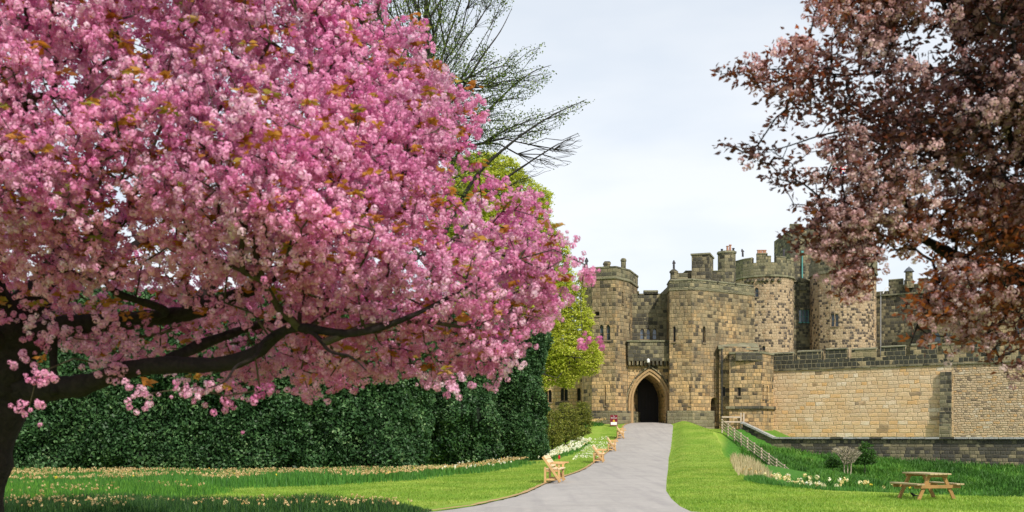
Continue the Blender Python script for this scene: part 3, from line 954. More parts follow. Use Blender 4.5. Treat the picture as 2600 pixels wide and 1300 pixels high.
# small battlement box with turret on the right tower
tb = rect_fp(1711, 1746, 101.6, 101.6, 2.0)
prism('turret_wall', gh, tb, z2 - .3, zrow(693, 101.6), M['parapet'])
tb = rect_fp(1708, 1722, 100.3, 100.3, .6)
mb = MB(); x, y = P2(1711, 101)
mb.lathe((x, y, z2 + .1), [(.52, 0), (.42, .5), (.36, .55), (.36, 1.1), (.44, 1.15), (.44, 1.3), (0.2, 1.5)], 8)
mb.build('turret_finial', M['gate_base'], gh)
prism('turret_wall', gh, rect_fp(1756, 1801, 107, 106.4, 3), z2 - 1, zrow(646, 106.5), M['gate_dark'])
band('coping', gh, rect_fp(1756, 1801, 107, 106.4, 3), zrow(646, 106.5), zrow(642, 106.5), .1, M['coping'])
prism('rear_wall', gh, rect_fp(1742, 1830, 108.6, 108.6, 2), z2 - 1, zrow(689, 108.6), M['gate_dark'])
band('coping', gh, rect_fp(1742, 1830, 108.6, 108.6, 2), zrow(689, 108.6), zrow(687, 108.6), .08, M['coping'])
# chimneys on the left tower
zt1 = zt
def chimney(px, D, w, rows, z0, cap=.15, mat='parapet', n=4):
    x, y = P2(px, D); z1 = zrow(rows, D); mb = MB()
    r = w / 2 * (1.41 if n == 4 else 1.05)
    prof = [(r, 0), (r, z1 - z0 - cap * 2.2), (r * 1.18, z1 - z0 - cap * 2), (r * 1.18, z1 - z0 - cap), (r * .75, z1 - z0), (0, z1 - z0)]
    cr = math.pi / 4 if n == 4 else 0
    for i in range(len(prof) - 1):
        (r0, za), (r1, zb_) = prof[i], prof[i + 1]
        for k in range(n):
            a0, a1 = cr + 2 * math.pi * k / n, cr + 2 * math.pi * (k + 1) / n
            q = [(x + r0 * math.cos(a0), y + r0 * math.sin(a0), z0 + za), (x + r0 * math.cos(a1), y + r0 * math.sin(a1), z0 + za),
                 (x + r1 * math.cos(a1), y + r1 * math.sin(a1), z0 + zb_), (x + r1 * math.cos(a0), y + r1 * math.sin(a0), z0 + zb_)]
            mb.poly(q if r1 > 1e-6 else q[:3])
    return mb.build('chimney', M[mat], gh)
chimney(1541, 102, .62, 664, zt1 - .5)
c_ = chimney(1583, 101.5, .48, 656, zt1 - .5, mat='parapet', n=8)
# statues on the roofs --------------------------------------------------
def statue(name_label, px, row_foot, D, h, lean=0.0, arm='down', cap=None, zfoot=None):
    x, y = P2(px, D); z = zrow(row_foot, D) if zfoot is None else zfoot
    J = {'pelvis': (0, 0, .50), 'chest': (lean * .5, 0, .74), 'neck': (lean * .7, 0, .83), 'head': (lean * .8, -.01, .92), 'top': (lean * .85, 0, .99),
         'kl': (-.05, -.03, .27), 'fl': (-.07, 0, .02), 'kr': (.05, .0, .27), 'fr': (.07, .02, .02)}
    if arm == 'raised':
        J.update({'sl': (-.09 + lean * .6, 0, .80), 'el': (-.22, -.02, .88), 'hl': (-.12, -.03, 1.05), 'sr': (.09 + lean * .6, 0, .80), 'er': (.2, 0, .93), 'hr': (.08, -.02, 1.07)})
    else:
        J.update({'sl': (-.09 + lean * .6, 0, .80), 'el': (-.14, -.03, .64), 'hl': (-.08, -.10, .56), 'sr': (.09 + lean * .6, 0, .80), 'er': (.15, -.02, .64), 'hr': (.10, -.10, .60)})
    E = [('pelvis', 'chest'), ('chest', 'neck'), ('neck', 'head'), ('head', 'top'), ('pelvis', 'kl'), ('kl', 'fl'), ('pelvis', 'kr'), ('kr', 'fr'),
         ('chest', 'sl'), ('sl', 'el'), ('el', 'hl'), ('chest', 'sr'), ('sr', 'er'), ('er', 'hr')]
    RR = {'pelvis': .085, 'chest': .095, 'neck': .04, 'head': .065, 'top': .05, 'kl': .055, 'fl': .045, 'kr': .055, 'fr': .045, 'sl': .05, 'el': .035, 'hl': .03, 'sr': .05, 'er': .035, 'hr': .03}
    names = list(J)
    me = bpy.data.meshes.new('stone_statue')
    me.from_pydata([tuple(c * h for c in J[k]) for k in names], [(names.index(a), names.index(b)) for a, b in E], [])
    o = bpy.data.objects.new('stone_statue', me); COL.objects.link(o); me.materials.append(M['statue'])
    o.modifiers.new('skin', 'SKIN')
    for i, k in enumerate(names):
        me.skin_vertices[0].data[i].radius = (RR[k] * h * 1.3, RR[k] * h * 1.3)
    me.skin_vertices[0].data[0].use_root = True
    s_ = o.modifiers.new('sub', 'SUBSURF'); s_.levels = 1; s_.render_levels = 1
    o.location = (x, y, z)
    tag(o, name_label, 'statue', 'stone figures on the battlements')
statue('weathered stone figure on the left corner of the gatehouse left tower', 1489, 682, 102, 1.1, 0.02)
statue('weathered stone figure on top of the finial of the gatehouse right tower', 1711, 690, 101, .95, 0.0, zfoot=z2 + 1.58)

# ------------------------------------------------------------------ gatehouse side annex
an = empty('gatehouse_annex', (P2(1890, 98)[0], 98, 1.5), 'low stained stone annex with twin lancet window joining gatehouse and curtain wall', 'building')
AF = [P2(1852, 98.0), P2(1934, 97.2), P2(1964, 99.6), P2(1964, 106), P2(1852, 106)]
prism('wall', an, AF, -.5, zrow(898, 97.5), M['gate'], [
    (1938, 977, 1012, .36, 'lancet', 'mull'), (1948, 979, 1014, .36, 'lancet', 'mull'), (1877, 984, 1006, .3, 'slit', 'slit'), (1866, 880, 881, .1, 'slit', 'x')][:3])
band('coping', an, AF, zrow(898, 97.5), zrow(893, 97.5), .08, M['coping'])
band('string_course', an, AF[:4], zrow(1038, 97.5), zrow(1031, 97.5), .22, M['gate_base'], closed=False)
A2 = [P2(1826, 99.2), P2(1853, 98.9), P2(1926, 99.9), P2(1926, 105), P2(1826, 105)]
prism('wall', an, A2, -.2, zrow(880, 99.2), M['gate'], [(1838, 982, 1006, .26, 'slit', 'slit')])
mb = MB()   # lean-to stone roof
a, b = W(1824, 881, 98.95), W(1928, 884, 99.7); c, d = W(1922, 872, 101.8), W(1822, 866, 101.8)
mb.poly([a, b, c, d]); mb.poly([a, a - Vector((0, 0, .2)), b - Vector((0, 0, .2)), b][::-1]); mb.poly([a, d, d - Vector((0, 0, .8)), a - Vector((0, 0, .2))])
mb.build('roof', M['coping'], an)
prism('parapet', an, rect_fp(1868, 1936, 97.35, 97.15, .5), zrow(915, 97.3), zrow(896, 97.3), M['gate_dark'])
mb = MB(); x, y = P2(1833, 98.7); mb.tube([(x, y, 3), (x, y, zrow(885, 98.7))], [.06, .06], 8); mb.build('drainpipe', M['iron'], an)

# ------------------------------------------------------------------ curtain wall
cw = empty('curtain_wall', (P2(2280, 94)[0], 94, 1.5), 'long pale sandstone castle curtain wall with blackened battlements, right of the gatehouse', 'castle wall')
def cpt(px):
    for i in (0, 1):
        q = hit(CUR[i], CUR[i + 1], px)
        if q: return (CUR[i][0] + (CUR[i + 1][0] - CUR[i][0]) * q[0], q[1])
CA, CB, CC_ = cpt(1956), cpt(2421), CUR[2]
ztw = 8.15
def wallbox(name, pa, pb, z0, z1, mat, th=2.0, holes=()):
    L = math.hypot(pb[0] - pa[0], pb[1] - pa[1]); nx, ny = -(pb[1] - pa[1]) / L, (pb[0] - pa[0]) / L
    return prism(name, cw, [pa, pb, (pb[0] + nx * th, pb[1] + ny * th), (pa[0] + nx * th, pa[1] + ny * th)], z0, z1, mat, holes)
wallbox('ashlar_wall', CA, CB, .5, ztw, M['curtain'])
wallbox('rubble_wall', CB, CUR[1], .5, ztw, M['rubble']); wallbox('rubble_wall', CUR[1], CC_, .5, ztw, M['rubble'])
for a, b in ((CA, CUR[1]), (CUR[1], CC_)):
    strip_open('string_course', cw, [a, b], ztw + .003, ztw + .15, M['gate_base'], th=1.5, out=.14)
    strip_open('parapet', cw, [a, b], ztw + .15, 9.1, M['black_blocks'], th=.6, out=.02)
def along(poly, s):
    for i in range(len(poly) - 1):
        L = math.hypot(poly[i + 1][0] - poly[i][0], poly[i + 1][1] - poly[i][1])
        if s <= L: 
            t = s / L; return (poly[i][0] + (poly[i + 1][0] - poly[i][0]) * t, poly[i][1] + (poly[i + 1][1] - poly[i][1]) * t)
        s -= L
    return poly[-1]
cpath = [CA, CUR[1], CC_]
s_ = .1; k = 0
tot = sum(math.hypot(cpath[i + 1][0] - cpath[i][0], cpath[i + 1][1] - cpath[i][1]) for i in (0, 1))
while s_ + 2.6 < tot:
    ln = (2.15, 2.3, 2.0, 2.25)[k % 4]
    a, b = along(cpath, s_), along(cpath, s_ + ln)
    merlon(cw, [a, b], 9.1, 9.95 + .06 * (k % 3) + s_ * .008, M['black_blocks'], th=.6, out=.02)
    s_ += ln + .42; k += 1
# buttress with darker quoins
for j, (ra, rb, pr) in enumerate(((945, 985, .35), (985, 1046, .5), (1046, 1075, .65), (1075, 1109, .8))):
    pa, pb = cpt(2389), cpt(2417); D = pa[1]
    L = math.hypot(pb[0] - pa[0], pb[1] - pa[1]); nx, ny = (pb[1] - pa[1]) / L, -(pb[0] - pa[0]) / L
    fp = [(pa[0] + nx * pr, pa[1] + ny * pr), (pb[0] + nx * pr, pb[1] + ny * pr), pb, pa]
    prism('buttress_stage', cw, fp, zrow(rb, D), zrow(ra, D) - (.02 if j else 0), M['gate_dark'] if j in (0, 2) else M['gate_base'])

# ------------------------------------------------------------------ retaining wall
rw = empty('retaining_wall', (P2(2280, 90)[0], 90, 0), 'low blackened retaining wall with grey flat coping at the foot of the curtain wall', 'wall')
mb = MB()
rtop = [3.15, 1.68, 1.68, 1.68]
ub = 0
for i in range(3):
    A, B = RET[i], RET[i + 1]; L = math.hypot(B[0] - A[0], B[1] - A[1])
    panel(mb, A, B, -3, (rtop[i] - .12, rtop[i + 1] - .12), ubase=ub); ub += L
mb.build('wall', M['retain'], rw)
mb = MB()
for i in range(3):
    A, B = RET[i], RET[i + 1]
    mb.beam((A[0], A[1] + .1, rtop[i] - .05), (B[0], B[1] + .1, rtop[i + 1] - .05), .7, .16)
mb.build('coping', M['cap'], rw)

# ------------------------------------------------------------------ keep towers
k1 = empty('round_tower', (P2(1938, 127)[0], 127, 3), 'round battlemented keep tower rising behind the gatehouse annex, left of the dark recess', 'tower')
FP1 = circle_fp(1940, 128.5, 3.72, 16, .2)
zs = zrow(702, 125)
prism('tower_wall', k1, offset_poly(FP1, -.12), 2.5, zs, M['round'], [
    (1921, 730, 754, .5, 'lancet', 'glass'), (1912, 808, 838, .5, 'lancet', 'mull'), (1943, 878, 890, .4, 'lancet', 'glass')])
band('string_course', k1, FP1, zs, zs + .22, .08, M['coping'])
prism('parapet', k1, FP1, zs + .22, zrow(666, 125), M['parapet'])
for a, b, r in ((1864, 1907, 651), (1920, 1949, 642), (1949.5, 1958, 649), (1971, 1996, 650), (1997, 2016, 655)):
    merlon(k1, subpath(FP1, a, b), zrow(666, 125), zrow(r, 125), M['parapet'], th=.6)
for px in (1925, 1929, 1933, 1939, 1943):
    mb = MB(); x, y = P2(px, 125.3); mb.lathe((x, y, zrow(643, 125.3)), [(.14, 0), (.12, .25), (.17, .3), (.17, .4), (0, .4)], 8)
    mb.build('chimney_pot', M['pot'], k1)
for px in (1899, 1911, 1927, 1938, 1949, 1962, 1979):       # carved bosses below the string
    pth = subpath(FP1, px - 3, px + 3)
    if len(pth) >= 2:
        mb = MB(); x = (pth[0][0] + pth[-1][0]) / 2; y = (pth[0][1] + pth[-1][1]) / 2
        mb.lathe((x, y - .02, zrow(712, 125) - .2), [(0, 0), (.2, .08), (.24, .25), (.15, .4), (0, .44)], 8)
        mb.build('carved_boss', M['gate_dark'], k1)
statue('leaning dark stone figure on the left merlon of the round keep tower', 1886, 651, 125.6, 1.05, -.12, zfoot=zrow(651, 125))
statue('dark stone figure with raised arms on the right merlon of the round keep tower', 1990, 651, 125.6, 1.0, .04, 'raised', zfoot=zrow(650.5, 125))

tc = empty('chimney_turret', (P2(1846, 116)[0], 116, 3), 'square stone chimney turret with two clay pots left of the round keep tower', 'turret')
fpc = circle_fp(1845, 117, 1.02, 8, .39)
prism('turret_wall', tc, fpc, 14, zrow(641, 116), M['gate_dark'])
prism('turret_wall', tc, rect_fp(1838, 1868, 118.6, 118.6, 2), 14, zrow(640, 118), M['parapet'])
band('coping', tc, fpc, zrow(641, 116), zrow(636, 116), .1, M['coping'])
for px, h in ((1833, .3), (1847, .65), (1854, .8), (1862, .4)):
    mb = MB(); x, y = P2(px, 117); mb.lathe((x, y, zrow(637, 116.5)), [(.15, 0), (.11, h * .8), (.16, h * .85), (.16, h), (0, h)], 8)
    mb.build('chimney_pot', M['pot'] if h > .5 else M['iron'], tc)

lk = empty('recessed_range', (P2(2035, 132)[0], 132, 3), 'dark narrow wall with teal framed window between the two round keep towers', 'building')
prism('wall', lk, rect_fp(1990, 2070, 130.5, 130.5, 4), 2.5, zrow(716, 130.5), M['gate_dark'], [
    (2033, 786, 818, .42, 'rect', 'teal'), (2041.5, 786, 818, .42, 'rect', 'teal'), (2050, 786, 818, .42, 'rect', 'teal')])
mb = MB(); a, b = P2(2000, 130.3), P2(2066, 130.3); zz = zrow(716, 130.5); ap = ((a[0] + b[0]) / 2, 130.3, zz + .55)
mb.poly([(*a, zz), (*b, zz), ap]); mb.poly([(*a, zz), ap, (ap[0], 134, ap[2]), (a[0], 134, zz)]); mb.poly([(*b, zz), (b[0], 134, zz), (ap[0], 134, ap[2]), ap])
mb.build('roof_gable', M['gate_dark'], lk)
mb = MB(); mb.box((P2(2038, 130.4)[0], 130.4, zrow(728, 130.4)), (.85, .2, .95)); mb.build('carved_panel', M['gate_base'], lk)

pt = empty('tall_dark_tower', (P2(2090, 146)[0], 146, 3), 'tallest blackened tower with a flagpole, half hidden behind the purple cherry tree', 'tower')
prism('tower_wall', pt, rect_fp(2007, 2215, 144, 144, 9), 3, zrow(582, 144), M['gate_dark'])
for a, b in ((2007, 2035), (2050, 2085), (2100, 2140), (2155, 2215)):
    merlon(pt, [P2(a, 143.95), P2(b, 143.95)], zrow(582, 144), zrow(568, 144), M['gate_dark'])
mb = MB(); x, y = P2(2037, 143.8); mb.tube([(x, y, 12), (x, y, zrow(640, 143.8))], [.10, .10], 8); mb.box((x, y, zrow(640, 143.8)), (.3, .3, .3)); mb.build('drainpipe', M['teal'], pt)
mb = MB(); x, y = P2(2112, 146); mb.tube([(x, y, zrow(582, 146)), (x, y, zrow(408, 146))], [.09, .06], 8)
mb.lathe((x, y, zrow(408, 146)), [(0, 0), (.12, .1), (0, .2)], 8); mb.build('flagpole', M['white'], pt)

# flag
def make_flag():
    x0, y0 = P2(2112.6, 146); zt_ = zrow(416, 146); Lf, Hf = 2.5, 1.35
    nx, ny = 60, 34; V = []; Fq = []; cols = []
    for j in range(ny + 1):
        for i in range(nx + 1):
            u, v = i / nx, j / ny
            V.append((x0 + .05 + u * Lf * .96, y0 + .22 * math.sin(u * 7 + v) * u, zt_ - Hf + v * Hf - .25 * u * u + .05 * math.sin(u * 9)))
    for j in range(ny):
        for i in range(nx):
            a = j * (nx + 1) + i; Fq.append((a, a + 1, a + nx + 2, a + nx + 1))
            X = ((i + .5) / nx - .5) * 60; Y = ((j + .5) / ny - .5) * 30
            c = 0
            if abs(abs(Y) - abs(X) * .5) < 3.4: c = 1
            if abs(abs(Y) - abs(X) * .5) < 1.2: c = 2
            if abs(X) < 5 or abs(Y) < 5: c = 1
            if abs(X) < 3 or abs(Y) < 3: c = 2
            cols.append(c / 2)
    n = N('flag_cloth')
    c = n.ramp(n.attr(), [(0, (0.01, 0.03, 0.18)), (.33, (0.75, 0.75, 0.78)), (.8, (0.62, 0.02, 0.04))], 'CONSTANT')
    o = mesh_arrays('union_flag', V, Fq, n.done(n.principled(c, .8)), rnd=cols, smooth=True)
    m = o.modifiers.new('thick', 'SOLIDIFY'); m.thickness = .01
    tag(o, 'red, white and blue crossed flag flying above the tallest tower', 'flag')
make_flag()

k2 = empty('broad_round_tower', (P2(2140, 127)[0], 127, 3), 'broad round keep tower with a chequer of dark and pink stones, below the flag', 'tower')
FP2 = circle_fp(2140, 129, 4.12, 16, .1)
zs2 = zrow(690, 125)
prism('tower_wall', k2, offset_poly(FP2, -.12), 2.5, zs2, M['round'], [
    (2114, 797, 829, .42, 'rect', 'mull'), (2124.5, 797, 829, .42, 'rect', 'mull'), (2112, 715, 738, .42, 'rect', 'mull'), (2122, 715, 738, .42, 'rect', 'mull'), (2206, 798, 828, .35, 'lancet', 'slit')])
band('string_course', k2, FP2, zs2, zs2 + .22, .08, M['coping'])
prism('parapet', k2, FP2, zs2 + .22, zrow(655, 125), M['parapet'])
for a, b, r in ((2058, 2090, 640), (2103, 2140, 636), (2152, 2190, 640), (2200, 2222, 645)):
    merlon(k2, subpath(FP2, a, b), zrow(655, 125), zrow(r, 125), M['parapet'], th=.6)
prism('pale_pilaster', k2, rect_fp(2203, 2222, 126.2, 126.6, 1.6), 2.5, zrow(700, 126.3), M['curtain'])

w3 = empty('inner_range', (P2(2300, 130)[0], 130, 3), 'low dark inner castle range with roof turret, just right of the broad round tower', 'building')
prism('wall', w3, rect_fp(2220, 2380, 130, 126, 6), 2.5, zrow(748, 128), M['gate_dark'], [(2262, 880, 905, .5, 'rect', 'glass')])
strip_open('string_course', w3, [P2(2222, 129.9), P2(2380, 125.9)], zrow(748, 128), zrow(744, 128), M['coping'], th=.6, out=.15)
for a, b, r in ((2224, 2254, 735), (2256, 2292, 706), (2293, 2330, 722), (2332, 2356, 709), (2360, 2378, 712)):
    merlon(w3, [P2(a, 130 - (a - 2220) / 40), P2(b, 130 - (b - 2220) / 40)], zrow(744, 128), zrow(r, 128), M['gate_dark'], th=.6)
mb = MB(); x, y = P2(2236, 129.2); mb.tube([(x, y, 3), (x, y, zrow(742, 129.2))], [.07, .07], 8); mb.build('drainpipe', M['whitepipe'], w3)
mb = MB(); mb.tube([W(2242, 745, 128.8), W(2250, 730, 128.8), W(2259, 729, 128.8)], [.07, .07, .07], 6); mb.build('vent_pipe', M['white'], w3)
x, y = P2(2308, 127.5); z0 = zrow(722, 127.5)
mb = MB(); mb.lathe((x, y, z0 - .5), [(.62, 0), (.62, 1.0), (.48, 1.05), (.45, 2.1)], 8); mb.build('cupola_base', M['gate_base'], w3)
mb = MB(); mb.lathe((x, y, z0 + 1.55), [(.66, 0), (.6, .1), (.3, .45), (0.04, .62), (0, .8)], 8); mb.build('cupola_roof', M['lead'], w3)

kb = empty('chapel_range', (P2(2520, 118)[0], 118, 3), 'tan inner castle range with gothic windows behind the purple cherry branches', 'building')
prism('wall', kb, rect_fp(2366, 2500, 121, 117.5, 8), 2.5, zrow(742, 119), M['gate'], [
    (2372, 842, 880, .95, 'gothic', 'mull'), (2409, 836, 876, .95, 'gothic', 'mull')])
prism('tower_wall', kb, rect_fp(2498, 2760, 114, 110, 8), 2.5, zrow(735, 112), M['gate'], [
    (2586, 820, 866, .45, 'gothic', 'mull'), (2594.5, 820, 866, .45, 'gothic', 'mull'), (2540, 770, 800, .6, 'rect', 'glass')])
prism('turret_wall', kb, rect_fp(2396, 2423, 119, 118.4, 4), zrow(742, 119), zrow(696, 119), M['gate_dark'])
prism('turret_wall', kb, rect_fp(2434, 2480, 119, 118.4, 4), zrow(742, 119), zrow(708, 119), M['gate_dark'])
prism('turret_wall', kb, rect_fp(2520, 2572, 113.7, 113, 4), zrow(735, 112), zrow(700, 113), M['gate_dark'])
for a, b in ((2500, 2516), (2590, 2620), (2640, 2680)):
    merlon(kb, [P2(a, 113.8), P2(b, 113)], zrow(735, 112), zrow(716, 112), M['gate_dark'])

lw = empty('outer_wall', (P2(1400, 108)[0], 108, 3), 'plain tan stone wall with lancet openings left of the gatehouse', 'castle wall')
prism('wall', lw, rect_fp(1150, 1492, 107, 105, 2), 2, zrow(905, 106), M['tan_clean'], [
    (1387, 990, 1022, .4, 'lancet', 'slit'), (1396, 990, 1022, .4, 'lancet', 'slit'), (1428, 985, 1018, .4, 'lancet', 'slit'), (1437, 985, 1018, .4, 'lancet', 'slit'), (1470, 985, 1018, .4, 'lancet', 'slit')])
band('plinth', lw, rect_fp(1150, 1492, 107, 105, 2), 2, zrow(1048, 105), .2, M['gate_base'])

#PART2
# ------------------------------------------------------------------ plants: generators
def unit(n, rng=RNG):
    v = rng.normal(size=(n, 3)); return v / np.linalg.norm(v, axis=1, keepdims=True)

def leaves(name, C, size, mat, parent=None, dirs=None, width=.5, fold=.15, sizevar=.35, rnd=None, droop=0.0, up=0.0):
    """rhombic folded leaves at the points C"""
    n = len(C)
    d = unit(n) if dirs is None else dirs
    d = d.copy(); d[:, 2] += up - droop
    d /= np.linalg.norm(d, axis=1, keepdims=True)
    r = unit(n); s1 = np.cross(d, r); s1 /= np.maximum(np.linalg.norm(s1, axis=1, keepdims=True), 1e-6)
    nn = np.cross(d, s1)
    L = size * (1 + sizevar * (RNG.random(n) * 2 - 1))[:, None]
    b = C - d * L * .5; t = C + d * L * .5
    m = C - d * L * .05 + nn * L * fold
    a = m + s1 * L * width * .5; c = m - s1 * L * width * .5
    V = np.stack([b, a, t, c], 1).reshape(-1, 3)
    Fq = np.arange(n * 4).reshape(n, 4)
    return mesh_arrays(name, V, Fq, mat, parent, RNG.random(n) if rnd is None else rnd)

def blades(name, C, h, w, mat, parent=None, lean=.35, hv=.35, rnd=None):
    n = len(C)
    H = h * (1 + hv * (RNG.random(n) * 2 - 1))
    a = RNG.random(n) * 2 * np.pi
    side = np.stack([np.cos(a), np.sin(a), 0 * a], -1) * (w / 2)
    la = RNG.random(n) * 2 * np.pi; lm = RNG.random(n) * lean
    lv = np.stack([np.cos(la) * lm, np.sin(la) * lm, 0 * la], -1) * H[:, None]
    up = np.stack([0 * a, 0 * a, H], -1)
    p0 = C - side; p1 = C + side
    m0 = C + lv * .3 + up * .6 + side * .8; m1 = C + lv * .3 + up * .6 - side * .8
    t = C + lv + up
    V = np.stack([p0, p1, m0, m1, t, t + side * .1], 1).reshape(-1, 3)
    i = np.arange(n)[:, None] * 6
    Fq = np.concatenate([i + np.array([[0, 1, 2, 3]]), i + np.array([[3, 2, 5, 4]])], 0)
    rr = RNG.random(n) if rnd is None else rnd
    return mesh_arrays(name, V, Fq, mat, parent, np.concatenate([rr, rr])), t

def balls_mesh(name, C, r, mat, parent=None, npet=14, rv=.25, petal=.95, rnd=None, squash=1.0):
    """ruffled pompom blooms: npet cupped petals around each centre"""
    n = len(C)
    protos = []
    for _ in range(6):
        i = np.arange(npet) + .5
        ph = np.arccos(1 - 2 * i / npet); th = np.pi * (1 + 5 ** .5) * i
        d = np.stack([np.cos(th) * np.sin(ph), np.sin(th) * np.sin(ph), np.cos(ph)], -1)
        d += RNG.normal(scale=.14, size=d.shape); d /= np.linalg.norm(d, axis=1, keepdims=True)
        ax = unit(npet); s1 = np.cross(d, ax); s1 /= np.linalg.norm(s1, axis=1, keepdims=True); s2 = np.cross(d, s1)
        tilt = RNG.normal(scale=.22, size=(npet, 1)); s1 = s1 + d * tilt
        rad = (.80 + .22 * RNG.random((npet, 1)))
        c = d * rad
        q = np.stack([c - s1 * petal * .55 - s2 * petal * .1, c - s2 * petal * .5 + d * .08, c + s1 * petal * .55, c + s2 * petal * .5 + d * .12], 1)
        protos.append(q)            # npet,4,3
    protos = np.array(protos)
    pick = RNG.integers(0, 6, n)
    A = protos[pick]                # n,npet,4,3
    # random rotations
    q = RNG.normal(size=(n, 4)); q /= np.linalg.norm(q, axis=1, keepdims=True)
    w, x, y, z = q.T
    Rm = np.stack([np.stack([1 - 2 * (y * y + z * z), 2 * (x * y - z * w), 2 * (x * z + y * w)], -1),
                   np.stack([2 * (x * y + z * w), 1 - 2 * (x * x + z * z), 2 * (y * z - x * w)], -1),
                   np.stack([2 * (x * z - y * w), 2 * (y * z + x * w), 1 - 2 * (x * x + y * y)], -1)], 1)
    A = np.einsum('nij,npkj->npki', Rm, A)
    rr = r * (1 + rv * (RNG.random(n) * 2 - 1))
    A = A * rr[:, None, None, None]
    A[..., 2] *= squash
    bn = (A.mean(2) / np.maximum(np.linalg.norm(A.mean(2), axis=2, keepdims=True), 1e-6)).reshape(-1, 3)
    A = A + C[:, None, None, :]
    nf = n * npet
    base = (RNG.random(n) if rnd is None else rnd)
    fr = np.clip(np.repeat(base, npet) + RNG.normal(scale=.07, size=nf), 0, 1)
    o = mesh_arrays(name, A.reshape(-1, 3), np.arange(nf * 4).reshape(nf, 4), mat, parent, fr)
    at = o.data.attributes.new('bn', 'FLOAT_VECTOR', 'FACE'); at.data.foreach_set('vector', bn.astype(np.float32).ravel())
    return o

def in_poly(px, py, poly):
    poly = np.array(poly, float); inside = np.zeros(len(px), bool); j = len(poly) - 1
    for i in range(len(poly)):
        xi, yi = poly[i]; xj, yj = poly[j]
        c = ((yi > py) != (yj > py)) & (px < (xj - xi) * (py - yi) / ((yj - yi) if yj != yi else 1e-9) + xi)
        inside ^= c; j = i
    return inside

def poly_dist(px, py, poly):
    poly = np.array(poly, float); d = np.full(len(px), 1e9)
    for i in range(len(poly)):
        a = poly[i]; b = poly[(i + 1) % len(poly)]; v = b - a
        t = np.clip(((px - a[0]) * v[0] + (py - a[1]) * v[1]) / max(v @ v, 1e-9), 0, 1)
        d = np.minimum(d, np.hypot(px - a[0] - t * v[0], py - a[1] - t * v[1]))
    return d

def to_world(px, row, D):
    return np.stack([(px - 1300) / F * D, D, EYE + (HOR - row) / F * D], -1)

def smooth_path(pts, rad, per=6):
    """catmull-rom through world points"""
    P_ = [np.array(p, float) for p in pts]; out = []; ro = []
    for i in range(len(P_) - 1):
        p0 = P_[max(i - 1, 0)]; p1 = P_[i]; p2 = P_[i + 1]; p3 = P_[min(i + 2, len(P_) - 1)]
        for k in range(per):
            t = k / per
            out.append(.5 * ((2 * p1) + (-p0 + p2) * t + (2 * p0 - 5 * p1 + 4 * p2 - p3) * t * t + (-p0 + 3 * p1 - 3 * p2 + p3) * t ** 3))
            ro.append(rad[i] * (1 - t) + rad[i + 1] * t)
    out.append(P_[-1]); ro.append(rad[-1])
    return out, ro

def grow(start, start_plen, attract, root, alpha=.25, step=.35, jit=.05, order=None):
    """attach every attraction point to the nearest node, cheaply balanced"""
    N0 = len(start); cap = N0 + len(attract) * 6
    pos = np.zeros((cap, 3)); par = np.full(cap, -1); pl = np.zeros(cap)
    pos[:N0] = start; pl[:N0] = start_plen; par[:N0] = -2
    n = N0; tips = []
    if order is None:
        order = np.argsort(np.min(np.linalg.norm(attract[:, None, :] - np.asarray(start)[None, ::4, :], axis=2), axis=1))
    for ai in order:
        a = attract[ai]
        dv = pos[:n] - a; d = np.sqrt((dv * dv).sum(1))
        j = int(np.argmin(d + alpha * pl[:n]))
        L = d[j]; k = min(5, max(1, int(L / step)))
        prev = j; p0 = pos[j].copy()
        for q in range(1, k + 1):
            t = q / k
            p = p0 * (1 - t) + a * t
            if q < k: p = p + RNG.normal(scale=jit * L / k, size=3) + np.array([0, 0, .10 * L * math.sin(math.pi * t)])
            pos[n] = p; par[n] = prev; pl[n] = pl[prev] + L / k; prev = n; n += 1
        tips.append(prev)
    cnt = np.zeros(n); cnt[tips] += 1
    for i in range(n - 1, N0 - 1, -1):
        if par[i] >= 0: cnt[par[i]] += cnt[i]
    return pos[:n], par[:n], cnt, N0

def twig_mesh(name, pos, par, cnt, N0, rt, power, rmax, mat, parent, sides=4):
    idx = np.arange(N0, len(pos)); pa = par[idx]
    r = np.minimum(rt * np.maximum(cnt, 1) ** power, rmax)
    rc = r[idx]; rp = np.where(pa < N0, rc * 1.15, np.minimum(r[pa], rc * 1.5))
    A = pos[pa]; B = pos[idx]
    d = B - A; L = np.linalg.norm(d, axis=1, keepdims=True); d = d / np.maximum(L, 1e-6)
    B = B + d * (rc[:, None] * .4)
    ref = np.tile(np.array([.2, .3, .93]), (len(d), 1))
    s1 = np.cross(d, ref); ln = np.linalg.norm(s1, axis=1, keepdims=True)
    s1 = s1 / np.maximum(ln, 1e-5); s2 = np.cross(d, s1)
    V = []
    for k in range(sides):
        a = 2 * math.pi * k / sides
        V.append(A + (s1 * math.cos(a) + s2 * math.sin(a)) * rp[:, None])
    for k in range(sides):
        a = 2 * math.pi * k / sides
        V.append(B + (s1 * math.cos(a) + s2 * math.sin(a)) * rc[:, None])
    V = np.stack(V, 1).reshape(-1, 3)
    b = np.arange(len(idx))[:, None] * (2 * sides)
    Fq = np.concatenate([b + np.array([[k, (k + 1) % sides, sides + (k + 1) % sides, sides + k]]) for k in range(sides)], 0)
    return mesh_arrays(name, V, Fq, mat, parent, smooth=True)

def limbs_mesh(name, limbs, mat, parent, n=12, knob=.12):
    """limbs = list of (points, radii) as smooth tubes with a little unevenness, ONE mesh"""
    mb = MB()
    for pts, rad in limbs:
        rad = [r * (1 + knob * (random.random() - .5) * 2) for r in rad]
        mb.tube(pts, rad, n)
    return mb.build(name, mat, parent, smooth=True)

